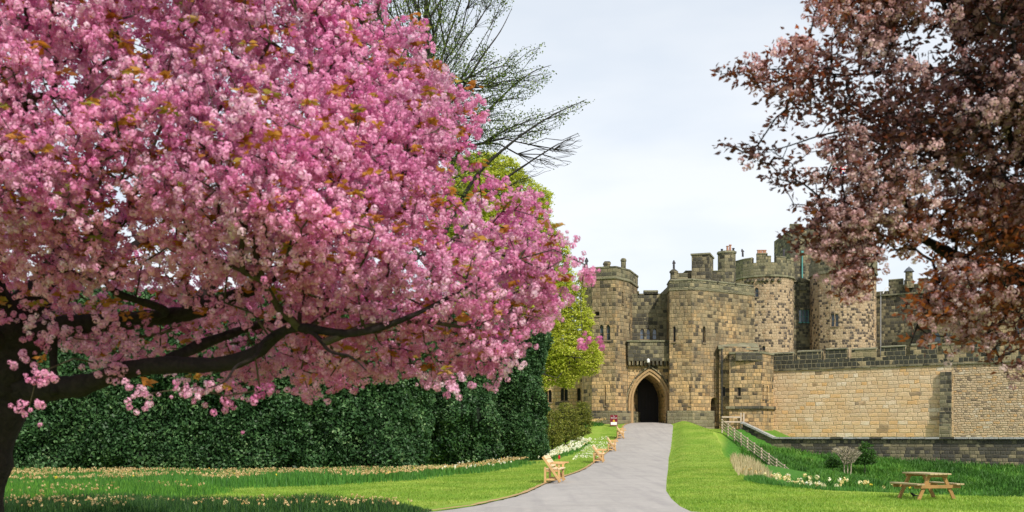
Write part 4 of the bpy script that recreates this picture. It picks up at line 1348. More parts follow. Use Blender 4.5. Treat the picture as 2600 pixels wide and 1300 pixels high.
def reject_near(Q, r, grid=None):
    """thin a point set so that points are at least r apart"""
    keep = []; cells = {}
    for i, p in enumerate(Q):
        c = (int(p[0] // r), int(p[1] // r), int(p[2] // r)); ok = True
        for a in (-1, 0, 1):
            for b in (-1, 0, 1):
                for d in (-1, 0, 1):
                    for j in cells.get((c[0] + a, c[1] + b, c[2] + d), ()):
                        if np.sum((Q[j] - p) ** 2) < r * r: ok = False; break
                    if not ok: break
                if not ok: break
            if not ok: break
        if ok:
            keep.append(i); cells.setdefault(c, []).append(i)
    return Q[keep]

# ------------------------------------------------------------------ pink cherry tree (left)
def cherry():
    base = (-5.95, 11.3, 0.0)
    t = empty('cherry_tree', base, 'large spreading cherry tree covered in bright pink blossom, left foreground', 'tree')
    L = []
    D0 = 11.3
    def wp(l): return [to_world(np.float64(a), np.float64(b), np.float64(c)) for a, b, c in l]
    trunk = smooth_path([(-6.1, 11.3, -.25), (-5.98, 11.3, .5), (-5.86, 11.3, 1.3)] + wp([(-5, 1010, 11.3), (25, 900, 11.2), (30, 800, 11.2)]), [.40, .31, .29, .30, .30, .24])
    L.append(trunk)
    specs = [
        ([(40, 905, 11.2), (130, 838, 11.1), (240, 822, 11.0), (350, 812, 10.9), (480, 795, 10.8), (560, 765, 10.7), (640, 732, 10.6), (760, 660, 10.4), (900, 560, 10.2), (1020, 470, 10.2)], [.2, .155, .12, .105, .10, .085, .08, .06, .04, .02]),
        ([(10, 990, 11.3), (120, 985, 11.1), (210, 978, 10.9), (320, 940, 10.7), (420, 927, 10.5), (560, 925, 10.3), (650, 895, 10.2), (705, 850, 10.1), (760, 832, 10.0), (900, 846, 9.8), (1050, 800, 9.7), (1200, 720, 9.6)], [.2, .16, .13, .115, .10, .085, .085, .07, .055, .045, .03, .015]),
        ([(400, 930, 10.6), (500, 880, 10.9), (580, 850, 11.2), (640, 830, 11.4), (800, 790, 11.6), (950, 720, 11.8), (1120, 620, 12.0)], [.08, .07, .06, .05, .04, .03, .015]),
        ([(320, 812, 10.9), (420, 790, 10.6), (340, 755, 10.3), (270, 720, 10.0), (200, 640, 9.6)][:2] + [(300, 745, 10.2), (255, 700, 9.9)], [.06, .05, .04, .02]),
        ([(30, 830, 11.2), (90, 740, 11.4), (150, 660, 11.6), (180, 560, 11.8), (240, 420, 12.0), (330, 260, 12.2), (450, 100, 12.3), (560, -60, 12.3)], [.22, .17, .14, .12, .10, .07, .05, .02]),
        ([(140, 680, 11.6), (300, 560, 11.2), (450, 450, 10.9), (620, 330, 10.6), (780, 220, 10.4), (950, 90, 10.4)], [.11, .09, .07, .055, .04, .015]),
        ([(480, 795, 10.8), (600, 650, 11.2), (720, 520, 11.6), (860, 380, 11.9), (1000, 240, 12.2)], [.08, .06, .05, .035, .015]),
        ([(30, 830, 11.2), (-30, 700, 10.8), (-40, 560, 10.3), (0, 400, 9.8), (80, 250, 9.4)], [.2, .14, .11, .07, .03]),
        ([(20, 820, 11.2), (-150, 700, 11.6), (-330, 560, 12), (-500, 380, 12.2), (-650, 150, 12.2)], [.22, .15, .12, .08, .03]),
        ([(15, 880, 11.2), (-120, 830, 10.3), (-300, 780, 9.6), (-480, 720, 9.0)], [.18, .12, .08, .03]),
        ([(25, 860, 11.2), (100, 790, 12.2), (220, 700, 13.2), (380, 600, 14.0), (560, 480, 14.6)], [.18, .12, .09, .06, .02]),
        ([(700, 850, 10.1), (668, 868, 9.9), (648, 905, 9.7), (600, 930, 9.5), (572, 968, 9.4), (530, 985, 9.2)], [.035, .026, .022, .016, .012, .007]),
        ([(760, 832, 10.0), (800, 850, 9.9), (838, 892, 9.7), (890, 905, 9.5), (930, 940, 9.4)], [.032, .024, .018, .012, .007]),
        ([(135, 850, 11.1), (136, 930, 11.0), (140, 1000, 10.9)], [.05, .045, .05]),
    ]
    for pts, rad in specs: L.append(smooth_path(wp(pts), [r_ * (.86 if k_ else 1) for k_, r_ in enumerate(rad)]))
    limbs_mesh('trunk', L[:1], M['cherry_bark'], t, 16)
    limbs_mesh('limbs', L[1:], M['cherry_bark'], t, 10)
    outline = [(-900, -500), (200, -900), (860, -600), (985, -60), (1020, 20), (1100, 60), (1112, 130), (1165, 190), (1232, 235), (1238, 300), (1215, 350), (1262, 440), (1345, 465), (1405, 515), (1425, 560),
               (1470, 605), (1480, 640), (1450, 690), (1462, 735), (1425, 790), (1400, 850), (1350, 855), (1338, 920), (1250, 955), (1110, 970), (1010, 945), (930, 960), (860, 990), (780, 1015), (720, 970), (660, 985), (575, 1010),
               (480, 985), (440, 940), (350, 905), (250, 930), (210, 880), (60, 880), (-60, 900), (-400, 900), (-900, 700)]
    n = 90000
    px = RNG.uniform(-900, 1500, n); py = RNG.uniform(-900, 1020, n)
    ok = in_poly(px, py, outline)
    dd = poly_dist(px, py, outline)
    ok &= dd > np.where(py > 860, -10, 2) + 20 * vnoise(px, py, 55.) + 22 * vnoise(px, py, 130., 4)
    px, py, dd = px[ok], py[ok], dd[ok] - 25
    half = np.clip(.25 + dd / 236 * 1.15, .25, 3.6)
    u = RNG.random(len(px)) * 2 - 1
    half = np.where(u > 0, half * 1.9, np.minimum(half, 2.3))  # unseen back of the crown deepened to cast shade on the foreground grass
    D = 11.0 - .3 + np.sign(u) * np.abs(u) ** .42 * half        # denser near the shell of the crown
    lowz = (px < 760) & (py > 700)
    D = np.where(lowz & (RNG.random(len(px)) < .80), 11.5 + np.abs(D - 11.2) * .9, D)
    Q = to_world(px, py, D)
    # density: thinner in the shaded lower left, thinner outside the frame, thinner towards the back
    dens = np.ones(len(px))
    low = (px < 720) & (py > 690)
    dens[low] = np.interp(py[low], [690, 760, 850, 1010], [.55, .45, .40, .36])
    lowm = (px >= 720) & (px < 1150) & (py > 800)
    dens[lowm] = np.interp(py[lowm], [800, 1000], [.8, .4])
    ll = (px > 0) & (px < 400) & (py > 150) & (py < 690); dens[ll] *= .60
    off = (px < -60) | (py < -60); dens[off] *= .35
    dens *= np.where(D > 11.5, np.where(px < 560, .24, .36), 1.0)
    ca, sa = math.cos(R(28)), math.sin(R(28))
    su, sv = Q[:, 0] * ca - Q[:, 2] * sa, Q[:, 0] * sa + Q[:, 2] * ca
    hole = .6 * vnoise(su * .45 + 30, sv + 9 + Q[:, 1] * .5, .36, 5) + .4 * vnoise(su + 5, sv + Q[:, 1], .3, 15)
    dens *= np.where(hole < .47, .015, np.where(hole < .53, .5, 1.0))
    Q = Q[RNG.random(len(Q)) < dens]
    Q = reject_near(Q, .17)
    Q = Q[RNG.permutation(len(Q))][:11500]
    # little loose sprays hanging below
    extra = [(75, 1030), (60, 905), (115, 940), (95, 950), (350, 985), (370, 1000), (480, 985), (505, 980), (575, 1005), (660, 990), (1170, 960), (1125, 965), (1500, 690), (1485, 672), (1478, 850)]
    ex = np.array([to_world(np.float64(a), np.float64(b), np.float64(9.6 + .4 * random.random())) for a, b in extra])
    Q = np.concatenate([Q, ex])
    start = []; pl = []
    for li, (pts, rad) in enumerate(L[1:]):
        s = 0
        for k, p in enumerate(pts):
            if k: s += np.linalg.norm(p - pts[k - 1])
            start.append(p); pl.append(s * .3 + 0.2)
    pos, par, cnt, N0 = grow(np.array(start), np.array(pl), Q, base, .22, .3, .12)
    twig_mesh('twigs', pos, par, cnt, N0, .0042, .45, .05, M['twig_bark'], t, 4)
    # clusters of pompoms
    m = len(Q)
    nb = np.where(Q[:, 1] > 13, 5, RNG.integers(9, 18, m))
    ci = np.repeat(np.arange(m), nb)
    off = RNG.normal(size=(len(ci), 3)) * np.array([.060, .060, .045])
    # ragged: stretch each cluster along its own axis
    ax = unit(m); ax[:, 2] = ax[:, 2] * .5 - .35; off += ax[ci] * RNG.normal(scale=.085, size=(len(ci), 1))
    off[:, 2] -= .05
    C = Q[ci] + off
    tone = np.clip(.45 + .18 * RNG.normal(size=m)[ci] + .14 * RNG.normal(size=len(ci)), 0, 1)
    vis = True
    balls_mesh('blossom', C, .0275, M['blossom'], t, npet=12, petal=1.0, rv=.4, rnd=tone)
    # bronze young leaves above the clusters, gathered in tufts
    tuft = RNG.random(m) < .46
    Qt = Q[tuft]; k = RNG.integers(6, 15, len(Qt)); ti = np.repeat(np.arange(len(Qt)), k)
    d = unit(len(ti)); d[:, 2] = np.abs(d[:, 2]) * .5
    C2 = Qt[ti] + np.array([0, 0, .085]) + d * .055 + RNG.normal(scale=.02, size=(len(ti), 3))
    hue = np.clip(.5 + .25 * RNG.normal(size=len(Qt))[ti] + .12 * RNG.normal(size=len(ti)), 0, 1)
    leaves('leaves', C2, .096, M['bronze'], t, dirs=d, width=.42, rnd=hue, droop=.35)
    print('cherry', len(Q), len(C), len(ti))
cherry()

# ------------------------------------------------------------------ purple leaved cherry (right)
def purple():
    base = (7.6, 9.5, 0.0)
    t = empty('purple_cherry_tree', base, 'shaded cherry tree with dark bronze leaves and dusky pink flowers, right foreground', 'tree')
    def wp(l): return [to_world(np.float64(a), np.float64(b), np.float64(c)) for a, b, c in l]
    L = [smooth_path([(7.6, 9.5, -.2), (7.5, 9.5, 1.2), (7.3, 9.5, 2.4), (7.1, 9.5, 3.4)], [.34, .26, .24, .22])]
    specs = [
        ([(3250, 700, 9.5), (2950, 740, 9.6), (2750, 745, 9.7), (2600, 705, 9.8), (2500, 680, 9.8), (2430, 655, 9.8), (2330, 600, 9.7), (2220, 560, 9.6), (2100, 560, 9.5), (2030, 590, 9.5)], [.15, .12, .11, .10, .085, .065, .04, .02, .01, .004]),
        ([(3200, 600, 9.5), (2900, 560, 9.8), (2700, 520, 10), (2560, 470, 10.1), (2474, 437, 10.2), (2390, 390, 10.3), (2322, 355, 10.3), (2246, 322, 10.3), (2100, 340, 10.2), (1960, 380, 10.1), (1835, 366, 10)], [.13, .10, .07, .055, .045, .035, .026, .014, .009, .006, .003]),
        ([(3200, 500, 9.5), (2900, 350, 9.4), (2740, 270, 9.4), (2600, 232, 9.5), (2480, 192, 9.6), (2330, 175, 9.7), (2150, 190, 9.7), (1990, 175, 9.6), (1830, 188, 9.5)], [.13, .09, .07, .05, .035, .02, .01, .006, .003]),
        ([(3150, 350, 9.4), (2850, 120, 9.6), (2650, 40, 9.8), (2420, 0, 10), (2250, 0, 10), (2060, 10, 10)], [.10, .07, .05, .035, .02, .006]),
        ([(2560, 475, 10.1), (2510, 380, 10), (2495, 260, 9.9), (2440, 120, 9.8), (2380, -30, 9.8)], [.045, .045, .04, .03, .02]),
        ([(2430, 655, 9.8), (2380, 720, 9.6), (2340, 800, 9.5), (2310, 880, 9.4)], [.03, .02, .012, .005]),
        ([(2600, 705, 9.8), (2560, 790, 9.7), (2520, 860, 9.6), (2560, 950, 9.6)], [.03, .02, .014, .006]),
        ([(2600, 232, 8.9), (2560, 330, 9.2), (2600, 420, 9.5)], [.03, .03, .02]),
        ([(3200, 500, 9.5), (3500, 100, 9.5), (3900, -300, 9.0), (4400, -600, 8.5)], [.13, .1, .07, .03]),
        ([(3200, 500, 9.5), (3700, 300, 8), (4600, 100, 6.5), (5600, -200, 5.2)], [.13, .09, .06, .02]),
        ([(3200, 500, 9.5), (3300, -100, 9.5), (3400, -800, 9.2)], [.13, .08, .03]),
    ]
    for pts, rad in specs: L.append(smooth_path(wp(pts), rad))
    limbs_mesh('trunk', L[:1], M['purple_bark'], t, 14)
    limbs_mesh('limbs', L[1:], M['purple_bark'], t, 8)
    outline = [(2040, -60), (2062, 35), (2088, 49), (2180, 48), (2125, 76), (2105, 110), (2034, 84), (1944, 92), (1985, 130), (1890, 150), (1816, 182), (1832, 200), (1920, 217), (1950, 250), (1990, 262), (2000, 285), (1925, 304),
               (1960, 322), (2060, 320), (2090, 335), (1990, 345), (1900, 340), (1900, 362), (1822, 367), (1890, 390), (1909, 418), (1960, 420), (1950, 450), (1974, 475), (2080, 480), (2070, 505), (2009, 519), (2060, 550), (1985, 592), (2017, 632),
               (2060, 640), (2110, 655), (2120, 700), (2125, 750), (2160, 775), (2210, 740), (2225, 700), (2210, 655), (2260, 635), (2330, 640), (2370, 670), (2345, 715), (2310, 765), (2270, 800), (2265, 870), (2300, 905), (2340, 935),
               (2400, 905), (2450, 890), (2520, 930), (2570, 985), (2640, 990), (3000, 980), (3450, 800), (3700, 400), (3750, -100), (3500, -600), (3050, -900), (2650, -950), (2300, -800), (2080, -500), (2010, -220)]
    n = 200000
    px = RNG.uniform(1800, 3760, n); py = RNG.uniform(-960, 1000, n)
    ok = in_poly(px, py, outline); dd = poly_dist(px, py, outline)
    px, py, dd = px[ok], py[ok], dd[ok]
    half = np.clip(.10 + dd / 260 * .45, .10, np.where((px > 2640) | (py < -60), 1.7, .62))
    D = 9.7 + (RNG.random(len(px)) * 2 - 1) * half - .3
    Q = to_world(px, py, D)
    g = vnoise(Q[:, 0] * .75 + 50, Q[:, 2] * 1.6 + 20 + Q[:, 0] * .45, .42, 2)
    dens = np.where(g < .38, .05, np.where(g < .48, .45, 1.0))
    band_gap = (py > 395) & (py < 440) & (px > 1990) & (px < 2330); dens[band_gap] *= .25
    gap2 = (py > 310) & (py < 350) & (px > 2000) & (px < 2250); dens[gap2] *= .35
    dens[py > 700] *= .6; dens[py > 800] *= .45; dens[py > 880] *= .3; dens[(px > 1980) & (px < 2260) & (py > 540) & (py < 700)] *= 1.8
    dens[(px > 2620) | (py < -40)] *= .28
    Q = Q[RNG.random(len(Q)) < dens]
    def dd_tip(C): return ((C[:, 0] / C[:, 1] * F + 1300) < 1990) * 1.0
    Q = reject_near(Q, .086)[:16000]
    # rest of the crown outside the picture
    m = 1000
    v = unit(m) * (RNG.random((m, 1)) ** .35) * np.array([3.6, 4.2, 2.6]) + np.array([8.0, 7.2, 5.2])
    v = v[(v[:, 0] > .54 * v[:, 1] + .35) & (v[:, 0] > 2.2)]
    start = []; pl = []
    for pts, rad in L[1:]:
        s = 0
        for k, p in enumerate(pts):
            if k: s += np.linalg.norm(p - pts[k - 1])
            start.append(p); pl.append(s * .25)
    A_ = np.concatenate([Q, v])
    pos, par, cnt, N0 = grow(np.array(start), np.array(pl), A_, base, .2, .25, .10)
    twig_mesh('twigs', pos, par, cnt, N0, .0032, .36, .016, M['purple_bark'], t, 4)
    k = RNG.integers(4, 8, len(Q)); ti = np.repeat(np.arange(len(Q)), k)
    d = unit(len(ti)); d[:, 0] -= .35; d[:, 2] *= .6
    d /= np.linalg.norm(d, axis=1, keepdims=True)
    C = Q[ti] + d * .05 + RNG.normal(scale=.035, size=(len(ti), 3))
    rust = vnoise(C[:, 0] + 9, C[:, 2] + 3, .8, 9)
    pyr = HOR - (C[:, 2] - EYE) / C[:, 1] * F
    hue = np.clip(-.05 + rust * .9 + .16 * RNG.normal(size=len(ti)) - .25 * dd_tip(C), 0, 1)
    k2 = 14; tv = np.repeat(np.arange(len(v)), k2)
    C2 = v[tv] + RNG.normal(scale=.14, size=(len(tv), 3)); d2 = unit(len(tv))
    leaves('leaves', np.concatenate([C, C2]), .068, M['purple_leaf'], t, dirs=np.concatenate([d, d2]), width=.48, rnd=np.concatenate([hue, RNG.random(len(tv)) * .6]), droop=.1)
    # pink flower clusters
    fl = (vnoise(Q[:, 0] + 3, Q[:, 2] + 7 + Q[:, 1], .5, 12) > .50) & (RNG.random(len(Q)) < .58)
    pxq = Q[:, 0] / Q[:, 1] * F + 1300
    fl &= (pxq > 1905)
    Qf = Q[fl]; k = RNG.integers(4, 9, len(Qf)); ti = np.repeat(np.arange(len(Qf)), k)
    Cf = Qf[ti] + RNG.normal(size=(len(ti), 3)) * np.array([.06, .05, .035]) - np.array([0, 0, .03])
    tone = np.clip(.45 + .2 * RNG.normal(size=len(Qf))[ti] + .12 * RNG.normal(size=len(ti)), 0, 1)
    balls_mesh('blossom', Cf, .028, M['dull_blossom'], t, npet=11, rnd=tone)
    print('purple', len(Q), ok.sum(), len(C), len(Cf))
purple()

# ------------------------------------------------------------------ tall airy tree behind the hedge
def beech():
    base = W(1118, 1140, 66); base.z = tz(base.x, 66)
    t = empty('beech_tree', base, 'tall airy tree with fine upswept twigs against the sky behind the pink cherry', 'tree')
    def wp(l): return [to_world(np.float64(a), np.float64(b), np.float64(c)) for a, b, c in l]
    specs = [([(1118, 1175, 66), (1112, 900, 66), (1105, 650, 66), (1095, 400, 66), (1085, 150, 66), (1080, -100, 66), (1070, -300, 66)], [.48, .38, .32, .24, .17, .10, .04]),
             ([(1108, 720, 66), (1190, 560, 65.5), (1265, 470, 65), (1340, 415, 64.5), (1420, 365, 64), (1470, 345, 64)], [.18, .13, .10, .06, .03, .012]),
             ([(1105, 640, 66), (1200, 460, 65), (1290, 370, 64), (1390, 300, 63), (1490, 252, 62.5)], [.17, .12, .08, .045, .012]),
             ([(1100, 520, 66), (1180, 360, 66.5), (1260, 260, 67), (1340, 190, 67), (1400, 165, 67)], [.15, .11, .07, .04, .012]),
             ([(1096, 400, 66), (1160, 250, 65), (1220, 150, 64), (1270, 80, 64), (1300, 20, 64)], [.13, .09, .06, .035, .012]),
             ([(1090, 260, 66), (1130, 120, 67), (1170, 0, 68), (1200, -120, 68)], [.11, .07, .05, .02]),
             ([(1100, 500, 66), (1000, 350, 65), (920, 200, 64), (850, 50, 64), (800, -120, 64)], [.15, .1, .07, .04, .015]),
             ([(1092, 300, 66), (1040, 150, 68), (1000, 0, 70), (960, -150, 70)], [.11, .07, .05, .02]),
             ([(1107, 700, 66), (980, 560, 67), (860, 460, 68), (760, 350, 68)], [.16, .11, .06, .02])]
    L = [smooth_path(wp(p), r) for p, r in specs]
    limbs_mesh('trunk', L[:1], M['beech_bark'], t, 12); limbs_mesh('limbs', L[1:], M['beech_bark'], t, 7)
    polyA = [(760, -300), (1180, -300), (1240, -60), (1302, 12), (1262, 45), (1248, 90), (1275, 128), (1385, 112), (1345, 165), (1410, 182), (1362, 238), (1300, 280), (1390, 285), (1506, 248), (1470, 288), (1400, 335), (1330, 372), (1260, 400), (1200, 460), (1100, 700), (900, 600), (720, 350)]
    polyB = [(1220, 520), (1300, 455), (1340, 425), (1400, 365), (1470, 335), (1484, 372), (1440, 425), (1370, 445), (1290, 500)]
    def smp(poly, n, cD, hD):
        px = RNG.uniform(700, 1520, n); py = RNG.uniform(-300, 720, n)
        ok = in_poly(px, py, poly); px, py = px[ok], py[ok]
        dd = poly_dist(px, py, poly)
        D = cD + (RNG.random(len(px)) * 2 - 1) * np.clip(.3 + dd / 40, .3, hD)
        return to_world(px, py, D)
    QA = smp(polyA, 40000, 65, 4.5); 
    g = vnoise(QA[:, 0] + QA[:, 2] * .6 + 40, (QA[:, 2] - QA[:, 0] * .9) * .45 + 60, .75, 4)
    QA = QA[(g > .36)]; QA = reject_near(QA, .26)[:6200]
    QB = reject_near(smp(polyB, 16000, 64, 1.2), .18)[:1400]
    start = []; pl = []
    for pts, rad in L:
        s = 0
        for k, p in enumerate(pts):
            if k: s += np.linalg.norm(p - pts[k - 1])
            start.append(p); pl.append(s * 1.0)
    A_ = np.concatenate([QA, QB]); pos, par, cnt, N0 = grow(np.array(start), np.array(pl), A_, base, .86, 1.0, .07)
    twig_mesh('twigs', pos, par, cnt, N0, .010, .42, .14, M['beech_bark'], t, 3)
    k = RNG.integers(5, 12, len(QA)); ti = np.repeat(np.arange(len(QA)), k)
    C = QA[ti] + RNG.normal(scale=.13, size=(len(ti), 3)) + RNG.normal(size=(len(ti), 1)) * np.array([.16, 0, .12])
    leaves('leaves', C, .14, M['beech_leaf'], t, width=.55)
    kb_ = RNG.random(len(QB)) < .35
    leaves('leaves', QB[kb_], .10, M['beech_leaf'], t, width=.5)
beech()

# ------------------------------------------------------------------ lime green tree
def leafy_tree(name, label, base_px, D, polys, limbs, mat, barkm, nq, sep, lsize, perq, halfk, hmax, zb=None, group=None, tw=.012):
    bx, by = P2(base_px, D); base = Vector((bx, by, tz(bx, by) if zb is None else zb))
    t = empty(name, base, label, 'tree' if 'tree' in name else 'shrub', group)
    def wp(l): return [to_world(np.float64(a), np.float64(b), np.float64(c)) for a, b, c in l]
    L = [smooth_path(([tuple(base - Vector((0, 0, .2)))] if i == 0 else []) + wp(p), ([r[0] * 1.2] if i == 0 else []) + r) for i, (p, r) in enumerate(limbs)]
    limbs_mesh('trunk', L[:1], barkm, t, 10)
    if len(L) > 1: limbs_mesh('limbs', L[1:], barkm, t, 6)
    Q = []
    for poly in polys:
        pa = np.array(poly, float)
        px = RNG.uniform(pa[:, 0].min(), pa[:, 0].max(), nq); py = RNG.uniform(pa[:, 1].min(), pa[:, 1].max(), nq)
        ok = in_poly(px, py, poly); px, py = px[ok], py[ok]; dd = poly_dist(px, py, poly)
        half = np.clip(.3 + dd / F * D * halfk, .2, hmax)
        u = RNG.random(len(px)) * 2 - 1
        Q.append(to_world(px, py, D + np.sign(u) * np.abs(u) ** .6 * half))
    Q = np.concatenate(Q)
    g = vnoise(Q[:, 0] * .6 + 40, Q[:, 2] * 1.7 + 60 + .5 * Q[:, 1], sep * 2.6, 4)
    Q = Q[g > .24]; Q = reject_near(Q, sep)
    start = []; pl = []
    for pts, rad in L:
        s = 0
        for k, p in enumerate(pts):
            if k: s += np.linalg.norm(p - pts[k - 1])
            start.append(p); pl.append(s * .3)
    pos, par, cnt, N0 = grow(np.array(start), np.array(pl), Q, base, .3, sep * 3, .06)
    twig_mesh('twigs', pos, par, cnt, N0, tw, .4, .12, barkm, t, 3)
    k = RNG.integers(perq // 2, perq + perq // 2, len(Q)); ti = np.repeat(np.arange(len(Q)), k)
    C = Q[ti] + RNG.normal(size=(len(ti), 3)) * np.array([sep * .65, sep * .65, sep * .28])
    d = unit(len(ti)); d[:, 2] *= .45; d /= np.linalg.norm(d, axis=1, keepdims=True)
    leaves('leaves', C, lsize, mat, t, dirs=d, width=.6)
    print(name, len(Q), len(C))

leafy_tree('beech_tree', 'fresh lime green leafy tree between the pink cherry and the gatehouse', 1330, 88,
    [[(1150, 400), (1225, 385), (1300, 400), (1340, 450), (1400, 490), (1392, 560), (1440, 620), (1450, 690), (1490, 705), (1480, 760), (1505, 800), (1500, 850), (1532, 905), (1515, 950), (1470, 955), (1450, 985), (1400, 975), (1375, 1000), (1340, 960), (1290, 930), (1180, 900), (1120, 700), (1110, 500)]],
    [([(1330, 900, 88), (1325, 750, 88), (1300, 600, 88), (1280, 450, 88)], [.30, .25, .17, .05]),
     ([(1328, 850, 88), (1390, 800, 87), (1450, 780, 86.5)], [.12, .08, .03]), ([(1328, 900, 88), (1400, 900, 87), (1480, 910, 86)], [.11, .07, .02]),
     ([(1325, 760, 88), (1380, 660, 88), (1410, 600, 88)], [.12, .08, .03]), ([(1320, 800, 88), (1220, 700, 88), (1160, 600, 88)], [.12, .08, .03]),
     ([(1328, 930, 88), (1380, 950, 86.5), (1420, 960, 86)], [.08, .05, .02])],
    M['lime_leaf'], M['beech_bark'], 26000, .26, .17, 30, .8, 4.5)

olive = [('bushy olive green shrub under the lime green tree, nearest the hedge', 1402, 76, [(1365, 1130), (1362, 1060), (1378, 1032), (1400, 1040), (1425, 1055), (1430, 1120), (1410, 1140)]),
         ('rounded yellow-green shrub, middle of the three below the lime green tree', 1436, 80, [(1408, 1125), (1405, 1060), (1425, 1025), (1450, 1025), (1468, 1050), (1470, 1120), (1440, 1140)]),
         ('thin olive shrub nearest the gatehouse wall', 1478, 86, [(1458, 1105), (1455, 1045), (1470, 1018), (1492, 1025), (1502, 1060), (1498, 1100), (1478, 1110)])]
for lab, bp, D, poly in olive:
    mx = sum(p[0] for p in poly) / len(poly)
    leafy_tree('shrub', lab, bp, D, [poly], [([(bp, 1090, D), (mx, 1060, D)], [.05, .03]), ([(bp, 1100, D), (mx - 12, 1070, D)], [.03, .01]), ([(bp, 1100, D), (mx + 12, 1070, D)], [.03, .01])],
               M['olive_leaf'], M['beech_bark'], 2500, .17, .12, 14, .9, 1.3, group='olive shrubs by the gatehouse lawn', tw=.01)
#PART3
# ------------------------------------------------------------------ hedges
def vn3(x, y, z, s, seed=0):
    return .5 * (vnoise(x + z * .37, y + z * .9, s, seed) + vnoise(x - z * .8 + 17, z * 1.1 + y * .3, s, seed + 3))

def hedge(label, foot, H, dens, lsize=.11, zb=0.0, name='hedge'):
    """foot = counter-clockwise outline (front first); rounded, lumpy, leafy"""
    # round the corners
    pts = []
    m = len(foot)
    for i in range(m):
        p0, p1, p2 = Vector(foot[i - 1]), Vector(foot[i]), Vector(foot[(i + 1) % m])
        a = p1 + (p0 - p1).normalized() * min(1.5, (p0 - p1).length * .4); b = p1 + (p2 - p1).normalized() * min(1.5, (p2 - p1).length * .4)
        for t in (0, .33, .67, 1):
            pts.append(tuple(a * (1 - t) ** 2 + p1 * 2 * t * (1 - t) + b * t * t))
    pts = np.array(pts); nx_ = np.roll(pts, -1, 0)
    L = np.hypot(*(nx_ - pts).T); cum = np.concatenate([[0], np.cumsum(L)]); tot = cum[-1]
    cx, cy = pts.mean(0)
    def surf(s, z, inset=0.0):
        k = np.clip(np.searchsorted(cum, s, side='right') - 1, 0, len(L) - 1)
        t = (s - cum[k]) / L[k]
        p = pts[k] + (nx_[k] - pts[k]) * t[:, None]
        d = nx_[k] - pts[k]; nrm = np.stack([d[:, 1], -d[:, 0]], -1) / L[k][:, None]
        sh = .8 * (vn3(p[:, 0], p[:, 1], z, 1.8) - .5) * 2 + .40 * (vn3(p[:, 0], p[:, 1], z, .7, 5) - .5) * 2
        sh = sh + .55 * np.abs(np.sin(np.pi * (s + 1.2) / 4.8)) ** .6 - .35
        top = np.clip((z - (H - 1.3)) / 1.3, 0, 1)
        off = sh - inset - 1.1 * (1 - np.sqrt(1 - .98 * top ** 2)) - .25 * np.clip((.8 - z) / .8, 0, 1)
        q = p + nrm * off[:, None]
        return np.stack([q[:, 0], q[:, 1], zb + z], -1), nrm
    c = Vector((float(cx), float(cy), zb))
    t = empty(name, c, label, 'hedge')
    # inner mass
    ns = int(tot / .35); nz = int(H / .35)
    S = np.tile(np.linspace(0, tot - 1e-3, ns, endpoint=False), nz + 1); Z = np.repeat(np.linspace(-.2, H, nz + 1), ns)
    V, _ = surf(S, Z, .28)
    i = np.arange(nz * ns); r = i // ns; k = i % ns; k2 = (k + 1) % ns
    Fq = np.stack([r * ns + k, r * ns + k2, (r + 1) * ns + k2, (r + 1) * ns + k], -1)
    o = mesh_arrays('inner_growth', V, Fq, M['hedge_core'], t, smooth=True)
    bm = bmesh.new(); bm.from_mesh(o.data); bm.verts.ensure_lookup_table()
    try: bm.faces.new([bm.verts[nz * ns + q] for q in range(ns)])
    except Exception: pass
    bm.to_mesh(o.data); bm.free()
    # leaves
    n = int(tot * H * dens)
    s_ = RNG.random(n) * tot; z_ = RNG.random(n) * H
    ins = RNG.random(n) ** 1.3 * .4 - .10
    V, nrm = surf(s_, z_, ins)
    # keep full density only on the sides that face the lawn
    facing = (nrm[:, 0] * V[:, 0] + nrm[:, 1] * V[:, 1]) < 0
    keep = facing | (RNG.random(n) < .25)
    V = V[keep]; nrm = nrm[keep]
    nt_ = int((cum[-1] ** 2) / 16 * dens * .4)
    d = unit(len(V)) * .9 + np.concatenate([nrm, np.zeros((len(V), 1))], 1) * .35
    d[:, 2] += .15
    d /= np.linalg.norm(d, axis=1, keepdims=True)
    V = V + RNG.normal(scale=.03, size=V.shape)
    hue = np.clip(.15 + .75 * vn3(V[:, 0], V[:, 1], V[:, 2], .5, 8) * RNG.random(len(V)) + .25 * RNG.random(len(V)), 0, 1)
    leaves('foliage', V, lsize, M['holly'], t, dirs=d, width=.6, rnd=hue, fold=.2)
    print('hedge', len(V))

hedge('long dark green holly hedge running along the lawn behind the pink cherry tree', [(-30, 43.2), (-21.5, 43.6), (-8.0, 44.4), (-4.3, 46.0), (-3.75, 50.2), (-8.5, 50.5), (-30, 48)], 8.2, 430, .17)
hedge('dark green clipped holly block, middle one of the three behind the cherry', [(-4.5, 55.6), (-1.4, 55.0), (-.72, 58.5), (-1.5, 61), (-6.5, 61)], 8.4, 420, .17, .08)
hedge('dark green holly block at the right end of the hedge, beside the olive shrubs', [(-.7, 60.8), (1.4, 60.2), (1.95, 64.5), (-2.6, 65)], 8.7, 400, .17, .15)

# ------------------------------------------------------------------ grasses and flower beds
def pts_in(poly, n):
    pa = np.array(poly, float)
    x = RNG.uniform(pa[:, 0].min(), pa[:, 0].max(), n); y = RNG.uniform(pa[:, 1].min(), pa[:, 1].max(), n)
    ok = in_poly(x, y, poly); x, y = x[ok], y[ok]
    z, _ = terrain(x, y)
    return np.stack([x, y, z], -1)

